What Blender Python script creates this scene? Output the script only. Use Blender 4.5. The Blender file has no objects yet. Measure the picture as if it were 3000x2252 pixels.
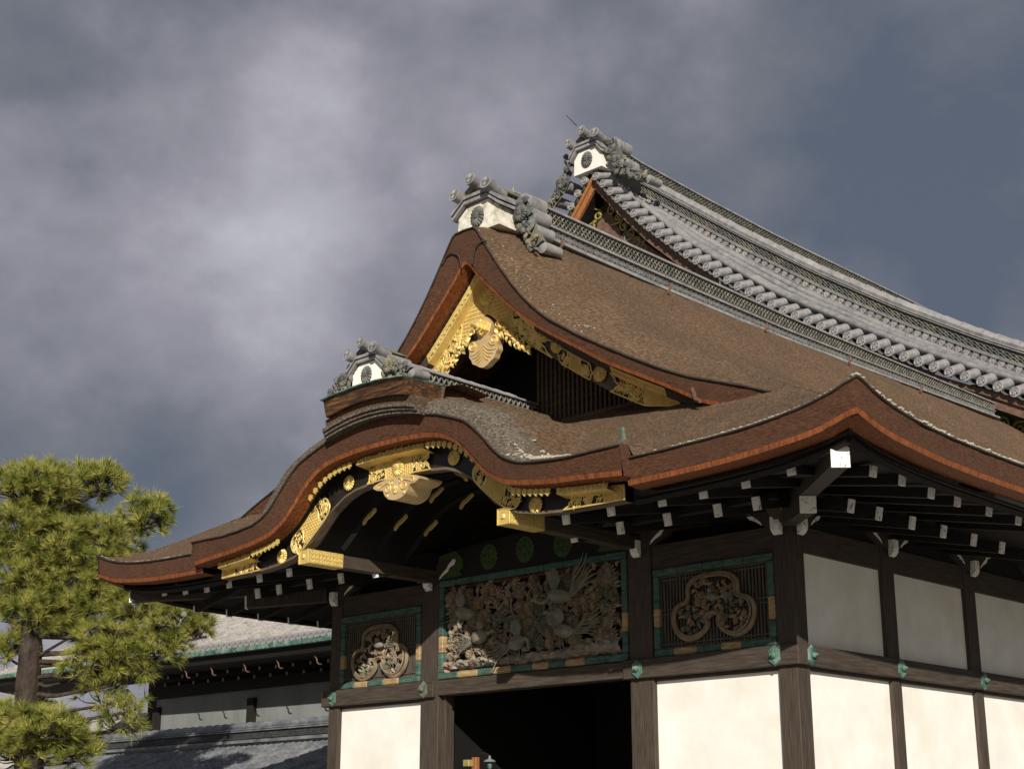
import bpy, math, random
from mathutils import Vector, Matrix, noise as mnoise
random.seed(7)
R = math.radians
scene = bpy.context.scene
# ---------------------------------------------------------------- camera
cam_d = bpy.data.cameras.new('camera'); cam = bpy.data.objects.new('camera', cam_d)
scene.collection.objects.link(cam); scene.camera = cam
cam_d.sensor_width = 36.0; cam_d.lens = 36.0*4420.9/3000.0
cam_d.clip_start = 0.1; cam_d.clip_end = 6000
yaw, pit, rol = -0.775963, 0.292191, 0.000869
F = Vector((math.sin(yaw)*math.cos(pit), math.cos(yaw)*math.cos(pit), math.sin(pit)))
Rt = Vector((math.cos(yaw), -math.sin(yaw), 0)); Up = Rt.cross(F)
r2 = Rt*math.cos(rol)+Up*math.sin(rol); u2 = -Rt*math.sin(rol)+Up*math.cos(rol)
M4 = Matrix((r2, u2, -F)).transposed().to_4x4(); M4.translation = Vector((13.7514, -20.4986, -2.6593))
cam.matrix_world = M4
# ---------------------------------------------------------------- light
SUN_EL, SUN_AZ = 24.0, 135.0          # azimuth clockwise from +Y
w = bpy.data.worlds.new('World'); scene.world = w; w.use_nodes = True
nt = w.node_tree; nt.nodes.clear()
def N(t, typ, **k):
    n = t.nodes.new(typ)
    for a, b in k.items(): setattr(n, a, b)
    return n
sky = N(nt, 'ShaderNodeTexSky', sky_type='NISHITA', sun_disc=False)
sky.sun_elevation = R(SUN_EL); sky.sun_rotation = R(SUN_AZ)
tc = N(nt, 'ShaderNodeTexCoord'); out = N(nt, 'ShaderNodeOutputWorld'); bg = N(nt, 'ShaderNodeBackground')
L = nt.links.new
def wm(op, a, b=None, c=None, clamp=False):
    n = N(nt, 'ShaderNodeMath', operation=op); n.use_clamp = clamp
    for i, v in enumerate((a, b, c)):
        if v is None: continue
        if isinstance(v, (int, float)): n.inputs[i].default_value = v
        else: L(v, n.inputs[i])
    return n.outputs[0]
def wnoise(scale, det, rough, stretch, dist=0.0):
    m = N(nt, 'ShaderNodeMapping'); m.inputs['Scale'].default_value = stretch; m.inputs['Rotation'].default_value = (0.3, 0.5, 0.2)
    L(tc.outputs['Generated'], m.inputs[0])
    n = N(nt, 'ShaderNodeTexNoise'); n.inputs['Scale'].default_value = scale; n.inputs['Detail'].default_value = det
    n.inputs['Roughness'].default_value = rough; n.inputs['Distortion'].default_value = dist
    L(m.outputs[0], n.inputs[0]); return n.outputs[0]
n1 = wnoise(3.6, 5, 0.5, (1, 1, 1.5), 0.1); n2 = wnoise(10, 9, 0.56, (1, 1, 1.3), 0.08)
cl = wm('ADD', wm('MULTIPLY', n1, 0.64), wm('MULTIPLY', n2, 0.36))
# brighter and darker cloud masses, each at its own place on the sky
def blob(d, width):
    v = N(nt, 'ShaderNodeVectorMath', operation='DOT_PRODUCT'); L(tc.outputs['Generated'], v.inputs[0])
    v.inputs[1].default_value = Vector(d).normalized()
    return wm('POWER', wm('MAXIMUM', v.outputs['Value'], 0.0), 1.0/(1-math.cos(R(width))))
acc = wm('MULTIPLY_ADD', wm('SUBTRACT', cl, 0.5), 2.3, 0.30)
for d, wd, amp in (((-0.735, 0.528, 0.424), 5.0, 0.30), ((-0.711, 0.521, 0.473), 2.6, 0.14), ((-0.777, 0.508, 0.371), 6.5, 0.20), ((-0.825, 0.43, 0.36), 5.0, 0.16),
                   ((-0.72, 0.56, 0.395), 3.0, 0.18), ((-0.839, 0.452, 0.302), 6, 0.20), ((-0.834, 0.506, 0.221), 3.4, -0.42), ((-0.404, 0.841, 0.361), 10, -0.16),
                   ((-0.806, 0.397, 0.438), 5, -0.14), ((-0.875, 0.472, 0.082), 4.5, 0.60)):
    acc = wm('MULTIPLY_ADD', blob(d, wd), amp, acc)
cr = N(nt, 'ShaderNodeValToRGB'); L(acc, cr.inputs[0])
e = cr.color_ramp.elements
e[0].position = -0.0; e[0].color = (0.098, 0.118, 0.160, 1)
e[1].position = 1.0; e[1].color = (0.48, 0.475, 0.53, 1)
x = e.new(0.30); x.color = (0.160, 0.170, 0.200, 1)
x = e.new(0.62); x.color = (0.278, 0.272, 0.318, 1)
mul = N(nt, 'ShaderNodeVectorMath', operation='SCALE'); L(sky.outputs[0], mul.inputs[0]); mul.inputs['Scale'].default_value = 0.08
# cloud cover is thick in the north-west, thin round the sun
sd = N(nt, 'ShaderNodeVectorMath', operation='DOT_PRODUCT'); L(tc.outputs['Generated'], sd.inputs[0])
sd.inputs[1].default_value = (math.sin(R(SUN_AZ)), math.cos(R(SUN_AZ)), 0.5)
cov = N(nt, 'ShaderNodeMapRange'); L(sd.outputs['Value'], cov.inputs[0])
cov.inputs['From Min'].default_value = -0.3; cov.inputs['From Max'].default_value = 0.9; cov.inputs['To Min'].default_value = 0.97; cov.inputs['To Max'].default_value = 0.72
mx = N(nt, 'ShaderNodeMix', data_type='RGBA'); L(cov.outputs[0], mx.inputs[0]); L(mul.outputs[0], mx.inputs[6]); L(cr.outputs[0], mx.inputs[7])
L(mx.outputs[2], bg.inputs[0]); bg.inputs[1].default_value = 1.0; L(bg.outputs[0], out.inputs[0])
sun_d = bpy.data.lights.new('sun', 'SUN'); sun_d.energy = 5.0; sun_d.angle = R(0.5); sun_d.color = (1.0, 0.945, 0.86)
sun = bpy.data.objects.new('sun', sun_d); scene.collection.objects.link(sun)
sdir = Vector((math.sin(R(SUN_AZ))*math.cos(R(SUN_EL)), math.cos(R(SUN_AZ))*math.cos(R(SUN_EL)), math.sin(R(SUN_EL))))
sun.rotation_euler = sdir.to_track_quat('Z', 'Y').to_euler()
scene.view_settings.view_transform = 'Standard'; scene.view_settings.look = 'None'
scene.view_settings.exposure = 0.12; scene.view_settings.gamma = 1.0

# ---------------------------------------------------------------- materials
def mat(name, cols, scale=6, stretch=(1, 1, 1), rough=0.8, metal=0.0, bump=0.3, bscale=None, detail=6, bdist=0.02, pos=None, spec=0.3, extra=None):
    m = bpy.data.materials.new(name); m.use_nodes = True; t = m.node_tree; b = t.nodes['Principled BSDF']
    tcn = N(t, 'ShaderNodeTexCoord'); mp = N(t, 'ShaderNodeMapping'); mp.inputs['Scale'].default_value = stretch
    t.links.new(tcn.outputs['Object'], mp.inputs[0])
    nz = N(t, 'ShaderNodeTexNoise'); nz.inputs['Scale'].default_value = scale; nz.inputs['Detail'].default_value = detail; nz.inputs['Roughness'].default_value = 0.65
    t.links.new(mp.outputs[0], nz.inputs[0])
    ramp = N(t, 'ShaderNodeValToRGB'); t.links.new(nz.outputs[0], ramp.inputs[0]); el = ramp.color_ramp.elements
    n = len(cols); ps = pos or [0.33+0.34*i/(n-1) if n > 1 else 0.5 for i in range(n)]
    el[0].position = ps[0]; el[0].color = (*cols[0], 1)
    if n == 1: el[1].position = 1; el[1].color = (*cols[0], 1)
    else:
        el[1].position = ps[-1]; el[1].color = (*cols[-1], 1)
        for i in range(1, n-1):
            q = el.new(ps[i]); q.color = (*cols[i], 1)
    col = ramp.outputs[0]
    if extra:                                  # second, broad patchwork of another colour: (colour, scale, threshold, softness, amount)
        c2, s2, th, so, am = extra
        z2 = N(t, 'ShaderNodeTexNoise'); z2.inputs['Scale'].default_value = s2; z2.inputs['Detail'].default_value = 5; z2.inputs['Roughness'].default_value = 0.6
        t.links.new(tcn.outputs['Object'], z2.inputs[0])
        mr = N(t, 'ShaderNodeMapRange'); t.links.new(z2.outputs[0], mr.inputs[0]); mr.inputs['From Min'].default_value = th-so; mr.inputs['From Max'].default_value = th+so; mr.inputs['To Max'].default_value = am
        mi = N(t, 'ShaderNodeMix', data_type='RGBA'); t.links.new(mr.outputs[0], mi.inputs[0]); t.links.new(col, mi.inputs[6]); mi.inputs[7].default_value = (*c2, 1); col = mi.outputs[2]
    t.links.new(col, b.inputs['Base Color']); b.inputs['Roughness'].default_value = rough; b.inputs['Metallic'].default_value = metal
    b.inputs['Specular IOR Level'].default_value = spec
    if bump:
        bz = N(t, 'ShaderNodeTexNoise'); bz.inputs['Scale'].default_value = bscale or scale*2; bz.inputs['Detail'].default_value = 5; bz.inputs['Roughness'].default_value = 0.7
        t.links.new(mp.outputs[0], bz.inputs[0])
        bn = N(t, 'ShaderNodeBump'); bn.inputs['Strength'].default_value = bump; bn.inputs['Distance'].default_value = bdist
        t.links.new(bz.outputs[0], bn.inputs['Height']); t.links.new(bn.outputs[0], b.inputs['Normal'])
    return m
M = {}
M['thatch'] = mat('thatch_bark', [(0.050, 0.028, 0.015), (0.150, 0.090, 0.050), (0.31, 0.200, 0.118)], 14, (1.2, 0.8, 3.0), 0.95, bump=1.0, bscale=22, bdist=0.05, pos=[0.34, 0.5, 0.66], extra=((0.095, 0.064, 0.036), 0.8, 0.54, 0.16, 0.6))
M['thatch_grey'] = mat('thatch_weathered', [(0.042, 0.032, 0.022), (0.130, 0.105, 0.078), (0.27, 0.225, 0.170)], 20, (1, 1, 1.5), 0.95, bump=1.0, bscale=26, bdist=0.05, pos=[0.34, 0.5, 0.66])
M['bark'] = mat('bark_edge', [(0.040, 0.017, 0.009), (0.10, 0.041, 0.020), (0.15, 0.066, 0.033)], 11, (1, 1, 4.5), 0.9, bump=0.9, bscale=30, bdist=0.03, extra=((0.085, 0.042, 0.024), 0.9, 0.52, 0.12, 0.6))
M['lining'] = mat('cedar_lining', [(0.10, 0.028, 0.008), (0.28, 0.085, 0.024)], 9, (2.2, 2.2, 0.15), 0.7, bump=0.5, bscale=16)
M['drip'] = mat('drip_edge', [(0.025, 0.019, 0.014), (0.06, 0.046, 0.034)], 8, bump=0.4)
M['lichen'] = mat('lichen', [(0.30, 0.27, 0.20), (0.52, 0.48, 0.38)], 12, bump=0.8, rough=0.95)
M['wood_v'] = mat('dark_timber_upright', [(0.030, 0.022, 0.016), (0.085, 0.064, 0.047)], 6, (6, 6, 0.35), 0.7, bump=0.45, bscale=12)
M['wood_x'] = mat('dark_timber_along_front', [(0.030, 0.022, 0.016), (0.085, 0.064, 0.047)], 6, (0.35, 6, 6), 0.7, bump=0.45, bscale=12)
M['wood_y'] = mat('dark_timber_along_side', [(0.030, 0.022, 0.016), (0.085, 0.064, 0.047)], 6, (6, 0.35, 6), 0.7, bump=0.45, bscale=12)
M['wood_d'] = mat('shade_blackened_timber', [(0.008, 0.0065, 0.0055), (0.020, 0.0155, 0.0125)], 6, (3, 3, 3), 0.8, bump=0.3)  # the dark timber again, blackened so its colour carries the deep eave shade
M['wood_warm'] = mat('warm_bare_timber', [(0.15, 0.085, 0.04), (0.34, 0.21, 0.105)], 6, (1.0, 5, 1.0), 0.6, bump=0.3)
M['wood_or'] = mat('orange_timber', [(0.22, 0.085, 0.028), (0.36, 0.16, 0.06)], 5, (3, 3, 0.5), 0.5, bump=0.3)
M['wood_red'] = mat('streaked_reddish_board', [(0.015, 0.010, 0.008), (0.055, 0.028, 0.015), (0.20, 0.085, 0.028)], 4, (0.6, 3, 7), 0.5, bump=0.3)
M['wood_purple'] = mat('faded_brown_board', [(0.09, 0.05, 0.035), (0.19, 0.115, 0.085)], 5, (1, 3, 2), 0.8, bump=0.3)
M['hafu'] = mat('bargeboard_timber', [(0.085, 0.06, 0.04), (0.15, 0.11, 0.075)], 4, (1, 4, 1.5), 0.55, bump=0.2)
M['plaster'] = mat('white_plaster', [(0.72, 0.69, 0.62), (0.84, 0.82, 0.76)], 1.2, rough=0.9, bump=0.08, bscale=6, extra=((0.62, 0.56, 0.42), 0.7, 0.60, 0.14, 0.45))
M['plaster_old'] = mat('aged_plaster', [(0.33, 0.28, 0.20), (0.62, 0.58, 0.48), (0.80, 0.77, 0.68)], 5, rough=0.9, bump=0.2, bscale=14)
M['plaster_blue'] = mat('shade_grey_plaster', [(0.15, 0.158, 0.15), (0.22, 0.228, 0.215)], 0.8, (1, 1, 0.5), rough=0.9, bump=0.05)  # pale plaster darkened to grey, putting the wall's shade into its colour
M['white'] = mat('white_paint_worn', [(0.22, 0.19, 0.16), (0.70, 0.67, 0.62), (0.84, 0.82, 0.78)], 14, rough=0.8, bump=0.2, pos=[0.34, 0.42, 0.5])
M['tile'] = mat('grey_roof_tile', [(0.15, 0.145, 0.145), (0.30, 0.285, 0.28)], 5, rough=0.55, bump=0.25, bscale=20, spec=0.4, extra=((0.37, 0.355, 0.33), 0.9, 0.58, 0.12, 0.5))
M['tile_d'] = mat('dark_roof_tile', [(0.060, 0.062, 0.058), (0.145, 0.145, 0.135)], 7, rough=0.6, bump=0.3, bscale=24, extra=((0.19, 0.175, 0.115), 1.6, 0.56, 0.07, 0.9))
M['tile_ring'] = mat('patinated_wave_tile', [(0.06, 0.06, 0.054), (0.15, 0.145, 0.122), (0.27, 0.24, 0.175)], 6, rough=0.6, bump=0.3, bscale=24)
M['tile_pale'] = mat('weathered_pan_tile', [(0.18, 0.175, 0.17), (0.32, 0.30, 0.275), (0.44, 0.39, 0.32)], 2.6, (1, 1, 1), 0.7, bump=0.3, detail=8)
M['tile_blue'] = mat('blue_grey_pan_tile', [(0.075, 0.08, 0.088), (0.14, 0.145, 0.155), (0.22, 0.215, 0.21)], 2.2, rough=0.45, bump=0.2, detail=8)
M['gold'] = mat('gilt_copper', [(0.62, 0.45, 0.13), (0.84, 0.64, 0.26)], 5, rough=0.46, metal=0.36, bump=0.35, bscale=26, bdist=0.012)
M['gold_flat'] = mat('gilt_plate', [(0.55, 0.40, 0.11), (0.74, 0.55, 0.19)], 9, rough=0.5, metal=0.32, bump=0.7, bscale=34, bdist=0.014)
M['gold_wood'] = mat('gilded_carving', [(0.62, 0.43, 0.20), (0.80, 0.60, 0.33)], 3, rough=0.45, metal=0.45, bump=0.15)
M['recess'] = mat('fretwork_ground', [(0.018, 0.011, 0.008), (0.045, 0.024, 0.015)], 8, bump=0.2)
M['copper'] = mat('verdigris_copper', [(0.02, 0.05, 0.04), (0.075, 0.15, 0.12), (0.22, 0.30, 0.235)], 3.5, (1, 1, 1), 0.6, bump=0.2, extra=((0.15, 0.10, 0.06), 2.0, 0.62, 0.04, 0.7))
M['green'] = mat('green_painted_frame', [(0.022, 0.055, 0.042), (0.085, 0.15, 0.115)], 4, (1.2, 1, 3), 0.7, bump=0.3)
M['tan'] = mat('tan_painted_frame', [(0.20, 0.13, 0.06), (0.46, 0.32, 0.16)], 5, (0.8, 1, 4), 0.7, bump=0.3)
M['carve'] = mat('carved_wood', [(0.15, 0.115, 0.08), (0.31, 0.25, 0.18), (0.34, 0.20, 0.09)], 5, rough=0.75, bump=0.25, bscale=20, extra=((0.085, 0.13, 0.09), 1.7, 0.57, 0.05, 0.7))
M['carve_leaf'] = mat('carved_leaves', [(0.10, 0.11, 0.07), (0.27, 0.235, 0.165), (0.34, 0.20, 0.08)], 4, rough=0.75, bump=0.25, bscale=20)
M['bird'] = mat('carved_bird', [(0.12, 0.12, 0.09), (0.27, 0.235, 0.18)], 5, rough=0.8, bump=0.6, bscale=24, extra=((0.08, 0.16, 0.12), 2.0, 0.57, 0.06, 0.6))
M['rock'] = mat('painted_carved_waves', [(0.08, 0.16, 0.11), (0.24, 0.21, 0.165), (0.27, 0.235, 0.19), (0.38, 0.15, 0.08)], 4.5, (1, 1, 1.5), 0.7, bump=0.35, bscale=12)
M['ring'] = mat('carved_frame_wood', [(0.15, 0.115, 0.07), (0.27, 0.205, 0.13)], 5, rough=0.7, bump=0.2)
M['lattice'] = mat('lattice_wood', [(0.045, 0.036, 0.028), (0.12, 0.10, 0.075)], 6, (4, 4, 0.5), 0.8, bump=0.2)
M['moss'] = mat('green_gable_board', [(0.03, 0.04, 0.014), (0.085, 0.09, 0.032)], 4, rough=0.7, bump=0.3)
M['ochre'] = mat('ochre_scroll', [(0.25, 0.19, 0.05), (0.42, 0.34, 0.12)], 5, rough=0.6, metal=0.2, bump=0.2)
M['dark'] = mat('shade_black', [(0.004, 0.004, 0.004), (0.006, 0.006, 0.005)], 2, bump=0)  # near-black colour stands in for shade indoors and under the porch
M['rust'] = mat('rusty_bracket', [(0.10, 0.05, 0.03), (0.20, 0.12, 0.085)], 14, rough=0.7, metal=0.3, bump=0.3)
M['iron'] = mat('dark_iron', [(0.03, 0.03, 0.03), (0.06, 0.06, 0.055)], 8, rough=0.5, metal=0.6, bump=0.1)
M['trunk'] = mat('pine_bark', [(0.018, 0.013, 0.010), (0.075, 0.055, 0.042)], 5, (1, 1, 0.4), 0.95, bump=1.0, bscale=7, bdist=0.06)
M['tile_black'] = mat('near_black_roof_tile', [(0.022, 0.024, 0.024), (0.055, 0.058, 0.056)], 6, rough=0.6, bump=0.25)  # plain near-black tile, also used to darken gaps between tile rows
M['lattice_brown'] = mat('brown_lattice', [(0.06, 0.042, 0.030), (0.14, 0.10, 0.072)], 5, (4, 4, 0.5), 0.8, bump=0.3)
M['straw'] = mat('pale_bark_fibre', [(0.12, 0.078, 0.048), (0.34, 0.245, 0.165)], 3, rough=0.9, bump=0)
M['tile_mid'] = mat('mid_grey_tile', [(0.085, 0.083, 0.078), (0.19, 0.183, 0.17)], 9, rough=0.6, bump=0.2)
M['gravel'] = mat('raked_gravel', [(0.20, 0.185, 0.16), (0.28, 0.26, 0.225)], 3, rough=0.95, bump=0.3)
M['hill'] = mat('wooded_hill', [(0.03, 0.05, 0.09), (0.05, 0.08, 0.13)], 0.02, rough=1, bump=0)

# ---------------------------------------------------------------- mesh helpers
class MB:
    def __init__(s): s.v = []; s.f = []; s.m = []
    def add(s, vs, fs, mi=0):
        o = len(s.v); s.v.extend([tuple(p) for p in vs]); s.f.extend([tuple(i+o for i in f) for f in fs]); s.m.extend([mi]*len(fs))
    def box(s, x0, x1, y0, y1, z0, z1, mi=0, b=0.0):
        if b <= 0:
            s.add([(x0, y0, z0), (x1, y0, z0), (x1, y1, z0), (x0, y1, z0), (x0, y0, z1), (x1, y0, z1), (x1, y1, z1), (x0, y1, z1)],
                  [(0, 3, 2, 1), (4, 5, 6, 7), (0, 1, 5, 4), (1, 2, 6, 5), (2, 3, 7, 6), (3, 0, 4, 7)], mi)
        else:
            P = []
            for sx, X, dx in ((0, x0, b), (1, x1, -b)):
                for sy, Y, dy in ((0, y0, b), (1, y1, -b)):
                    for sz, Z, dz in ((0, z0, b), (1, z1, -b)):
                        P += [(X, Y+dy, Z+dz), (X+dx, Y, Z+dz), (X+dx, Y+dy, Z)]
            def c(a, b_, c_, k): return (a*4+b_*2+c_)*3+k
            fs = []
            for a in (0, 1): fs.append((c(a, 0, 0, 0), c(a, 1, 0, 0), c(a, 1, 1, 0), c(a, 0, 1, 0))[::(1 if a else -1)])
            for a in (0, 1): fs.append((c(0, a, 0, 1), c(0, a, 1, 1), c(1, a, 1, 1), c(1, a, 0, 1))[::(1 if a else -1)])
            for a in (0, 1): fs.append((c(0, 0, a, 2), c(1, 0, a, 2), c(1, 1, a, 2), c(0, 1, a, 2))[::(1 if a else -1)])
            for a in (0, 1):
                for d in (0, 1):
                    fs.append((c(a, d, 0, 0), c(a, d, 1, 0), c(a, d, 1, 1), c(a, d, 0, 1)))
                    fs.append((c(a, 0, d, 0), c(a, 1, d, 0), c(a, 1, d, 2), c(a, 0, d, 2)))
                    fs.append((c(0, a, d, 1), c(1, a, d, 1), c(1, a, d, 2), c(0, a, d, 2)))
            for a in (0, 1):
                for d in (0, 1):
                    for g in (0, 1): fs.append((c(a, d, g, 0), c(a, d, g, 1), c(a, d, g, 2)))
            s.add(P, fs, mi)
    def grid(s, rows, mi=0, flip=False):
        n = len(rows[0]); o = len(s.v)
        for r in rows: s.v.extend([tuple(p) for p in r])
        for i in range(len(rows)-1):
            for j in range(n-1):
                a = o+i*n+j; q = (a, a+1, a+n+1, a+n)
                s.f.append(q[::-1] if flip else q); s.m.append(mi)
    def tube(s, pts, r, seg=6, mi=0, cap=True, flat=1.0, up=None):
        pts = [Vector(p) for p in pts]; n = len(pts); rs = r if isinstance(r, (list, tuple)) else [r]*n
        rows = []; prev = None
        for i, p in enumerate(pts):
            t = (pts[min(i+1, n-1)]-pts[max(i-1, 0)])
            if t.length < 1e-9: t = Vector((0, 0, 1))
            t.normalize()
            a = Vector(up) if up else (prev if prev else (Vector((0, 0, 1)) if abs(t.z) < 0.9 else Vector((1, 0, 0))))
            a = a - t*a.dot(t)
            if a.length < 1e-6: a = t.orthogonal()
            a.normalize(); prev = a; b = t.cross(a)
            rows.append([p+(a*math.cos(2*math.pi*k/seg)*flat+b*math.sin(2*math.pi*k/seg))*rs[i] for k in range(seg)])
        o = len(s.v)
        for q in rows: s.v.extend([tuple(p) for p in q])
        for i in range(n-1):
            for k in range(seg):
                k2 = (k+1) % seg; s.f.append((o+i*seg+k, o+i*seg+k2, o+(i+1)*seg+k2, o+(i+1)*seg+k)); s.m.append(mi)
        if cap:
            s.f.append(tuple(o+k for k in range(seg))[::-1]); s.m.append(mi)
            s.f.append(tuple(o+(n-1)*seg+k for k in range(seg))); s.m.append(mi)
    def bar(s, p0, p1, wd, h, mi=0, up=(0, 0, 1)):
        p0 = Vector(p0); p1 = Vector(p1); t = (p1-p0).normalized(); u = Vector(up); u = (u-t*u.dot(t)).normalized(); b = t.cross(u)
        P = [p+b*sx*wd/2+u*sz*h/2 for p in (p0, p1) for sx, sz in ((-1, -1), (1, -1), (1, 1), (-1, 1))]
        s.add(P, [(3, 2, 1, 0), (4, 5, 6, 7), (0, 1, 5, 4), (1, 2, 6, 5), (2, 3, 7, 6), (3, 0, 4, 7)], mi)
    def prism(s, poly, y0, y1, mi=0, side=None, fn=None):
        """poly in x,z; extruded from y0 (front) to y1; side: another material index for the rim"""
        n = len(poly); f = fn or (lambda x_, y_, z_: (x_, y_, z_))
        P = [f(a, y0, b) for a, b in poly]+[f(a, y1, b) for a, b in poly]
        s.add(P, [tuple(range(n)), tuple(range(2*n-1, n-1, -1))], mi)
        s.add(P, [(i, i+n, (i+1) % n+n, (i+1) % n) for i in range(n)], mi if side is None else side)
    def ell(s, c, rx, ry, rz, rot=None, seg=10, rings=6, mi=0):
        rot = rot or Matrix.Identity(3); c = Vector(c); rows = []
        for i in range(rings+1):
            th = math.pi*i/rings
            rows.append([c+rot@Vector((rx*math.sin(th)*math.cos(2*math.pi*k/seg), ry*math.sin(th)*math.sin(2*math.pi*k/seg), rz*math.cos(th))) for k in range(seg+1)])
        s.grid(rows, mi)
COL = scene.collection
def P(name, mb, mats, parent=None, smooth=False, kind=None, label=None, origin=None):
    me = bpy.data.meshes.new(name)
    o3 = Vector(origin) if origin is not None else (Vector(parent.location) if parent and parent.type == 'EMPTY' else Vector((0, 0, 0)))
    if parent and parent.type != 'EMPTY' and origin is None: o3 = Vector((0, 0, 0))
    vs = [tuple(Vector(p)-o3) for p in mb.v] if origin is not None or (parent and parent.type == 'EMPTY') else mb.v
    me.from_pydata(vs, [], mb.f); 
    if not isinstance(mats, (list, tuple)): mats = [mats]
    for m in mats: me.materials.append(M[m] if isinstance(m, str) else m)
    if len(mats) > 1: me.polygons.foreach_set('material_index', mb.m)
    if smooth: me.polygons.foreach_set('use_smooth', [True]*len(me.polygons))
    me.update()
    if smooth is not False and smooth != 'full':
        try: me.set_sharp_from_angle(angle=R(40))
        except Exception: pass
    o = bpy.data.objects.new(name, me); COL.objects.link(o)
    if parent: o.parent = parent
    if parent and parent.type == 'EMPTY' and origin is not None: o.location = o3-Vector(parent.location)
    if kind: o['kind'] = kind
    if label: o['label'] = label
    return o
def thing(name, label, cat, loc=(0, 0, 0), group=None):
    o = bpy.data.objects.new(name, None); COL.objects.link(o); o.location = loc; o.empty_display_size = 0.3
    o['label'] = label; o['category'] = cat
    if group: o['group'] = group
    return o
def sub(name, mb, mats, parent, smooth=False, label=None):
    """sub-part: child of a mesh whose own vertices share the thing's origin"""
    root = parent.parent; me = bpy.data.meshes.new(name); o3 = Vector(root.location)
    me.from_pydata([tuple(Vector(p)-o3) for p in mb.v], [], mb.f)
    if not isinstance(mats, (list, tuple)): mats = [mats]
    for m in mats: me.materials.append(M[m])
    if len(mats) > 1: me.polygons.foreach_set('material_index', mb.m)
    if smooth: me.polygons.foreach_set('use_smooth', [True]*len(me.polygons)); me.set_sharp_from_angle(angle=R(40))
    o = bpy.data.objects.new(name, me); COL.objects.link(o); o.parent = parent; o.location = -Vector(parent.location)
    if label: o['label'] = label
    return o
def inst(src, parent, loc, scale=1.0, rot=None, name=None):
    o = src.copy(); COL.objects.link(o); o.parent = parent; o.location = Vector(loc)-Vector(parent.location)
    if isinstance(scale, (int, float)): scale = (scale,)*3
    o.scale = scale
    if rot: o.rotation_euler = rot
    return o
def lerp(tab, x):
    if x <= tab[0][0]: return tab[0][1]
    for (a, b), (c, d) in zip(tab, tab[1:]):
        if x <= c: return b+(d-b)*(x-a)/(c-a)
    return tab[-1][1]
def smooth_tab(tab, step=0.05, k=3):
    n = int((tab[-1][0]-tab[0][0])/step)+1; xs = [tab[0][0]+i*step for i in range(n+1)]; ys = [lerp(tab, x) for x in xs]
    for _ in range(k): ys = [ys[0]]+[(ys[i-1]+2*ys[i]+ys[i+1])/4 for i in range(1, len(ys)-1)]+[ys[-1]]
    return list(zip(xs, ys))
def catmull(p, n=6, closed=False):
    out = []; m = len(p)
    for i in range(m if closed else m-1):
        g = lambda j: Vector(p[j % m] if closed else p[max(0, min(m-1, j))])
        a, b, c, d = g(i-1), g(i), g(i+1), g(i+2)
        for k in range(n):
            t = k/n; out.append(tuple(0.5*((2*b)+(c-a)*t+(2*a-5*b+4*c-d)*t*t+(3*b-a-3*c+d)*t**3)))
    if not closed: out.append(tuple(p[-1]))
    return out
def fr(x, n=4): return mnoise.fractal(Vector(x), 1.0, 2.0, n)
def smin(a, b, k):
    h = max(k-abs(a-b), 0)/k; return min(a, b)-h*h*k/4
def smax(a, b, k): return -smin(-a, -b, k)

# ---------------------------------------------------------------- ground and hills
XC = -5.9; GZ = -4.26
g = MB(); n = 24
g.add([(-3000, -3000, GZ), (3000, -3000, GZ), (3000, 3000, GZ), (-3000, 3000, GZ)], [(0, 1, 2, 3)])
o = P('ground', g, 'gravel', kind='structure')
h = MB(); rows = []
for i in range(60):
    a = R(95+i*1.6); d = 2600; hh = 150+70*fr((i*0.13, 3, 1))+25*fr((i*0.6, 9, 1))
    rows.append([(d*math.cos(a)*s_, d*math.sin(a)*s_, GZ-5+z_) for s_, z_ in ((0.9, 0), (0.95, hh*0.6), (1.0, hh), (1.08, hh*0.5), (1.12, 0))])
h.grid(rows); P('hills', h, 'hill', kind='structure', smooth='full')

# ================================================================ ENTRANCE HALL
hall = thing('entrance_hall', 'dark timber entrance hall with bark-thatched undulating gable, gilded fittings and white plaster walls', 'temple hall', (XC, 3, GZ))
HS = smooth_tab([(0, 9.05), (.3, 8.85), (1.0, 8.3), (1.5, 7.75), (2.2, 7.0), (3, 6.35), (4.1, 5.65), (5.35, 4.95), (6.5, 4.35), (7.5, 3.85), (8.5, 3.3), (9.5, 2.79)])
HF = smooth_tab([(0, 2.79), (.5, 3.08), (1, 3.38), (1.85, 3.93), (2.8, 4.5), (3.75, 5.0), (4.6, 5.5)])
KT = smooth_tab([(0, 4.42), (.5, 4.41), (.8, 4.37), (1.15, 4.30), (1.6, 4.2), (1.9, 4.1), (2.2, 3.99), (2.45, 3.81), (2.7, 3.58), (2.87, 3.40), (3.1, 3.21), (3.35, 3.09), (3.56, 3.03), (4.05, 2.98), (4.5, 2.95), (5.0, 2.96), (5.54, 2.96)], k=2)
KB = smooth_tab([(0, 3.94), (.65, 3.93), (1.23, 3.88), (1.5, 3.83), (1.75, 3.74), (1.95, 3.63), (2.2, 3.43), (2.4, 3.22), (2.65, 3.0), (2.85, 2.88), (3.1, 2.76), (3.4, 2.70), (3.75, 2.65), (4.2, 2.60), (4.7, 2.57), (5.2, 2.53), (5.54, 2.50)], k=2)
BB = smooth_tab([(0, 3.40), (.4, 3.46), (.8, 3.44), (1.2, 3.40), (1.5, 3.31), (1.85, 3.12), (2.15, 2.84), (2.4, 2.62), (2.65, 2.5), (2.95, 2.38), (3.4, 2.3), (3.9, 2.26), (5.25, 2.24)], k=1)
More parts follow.
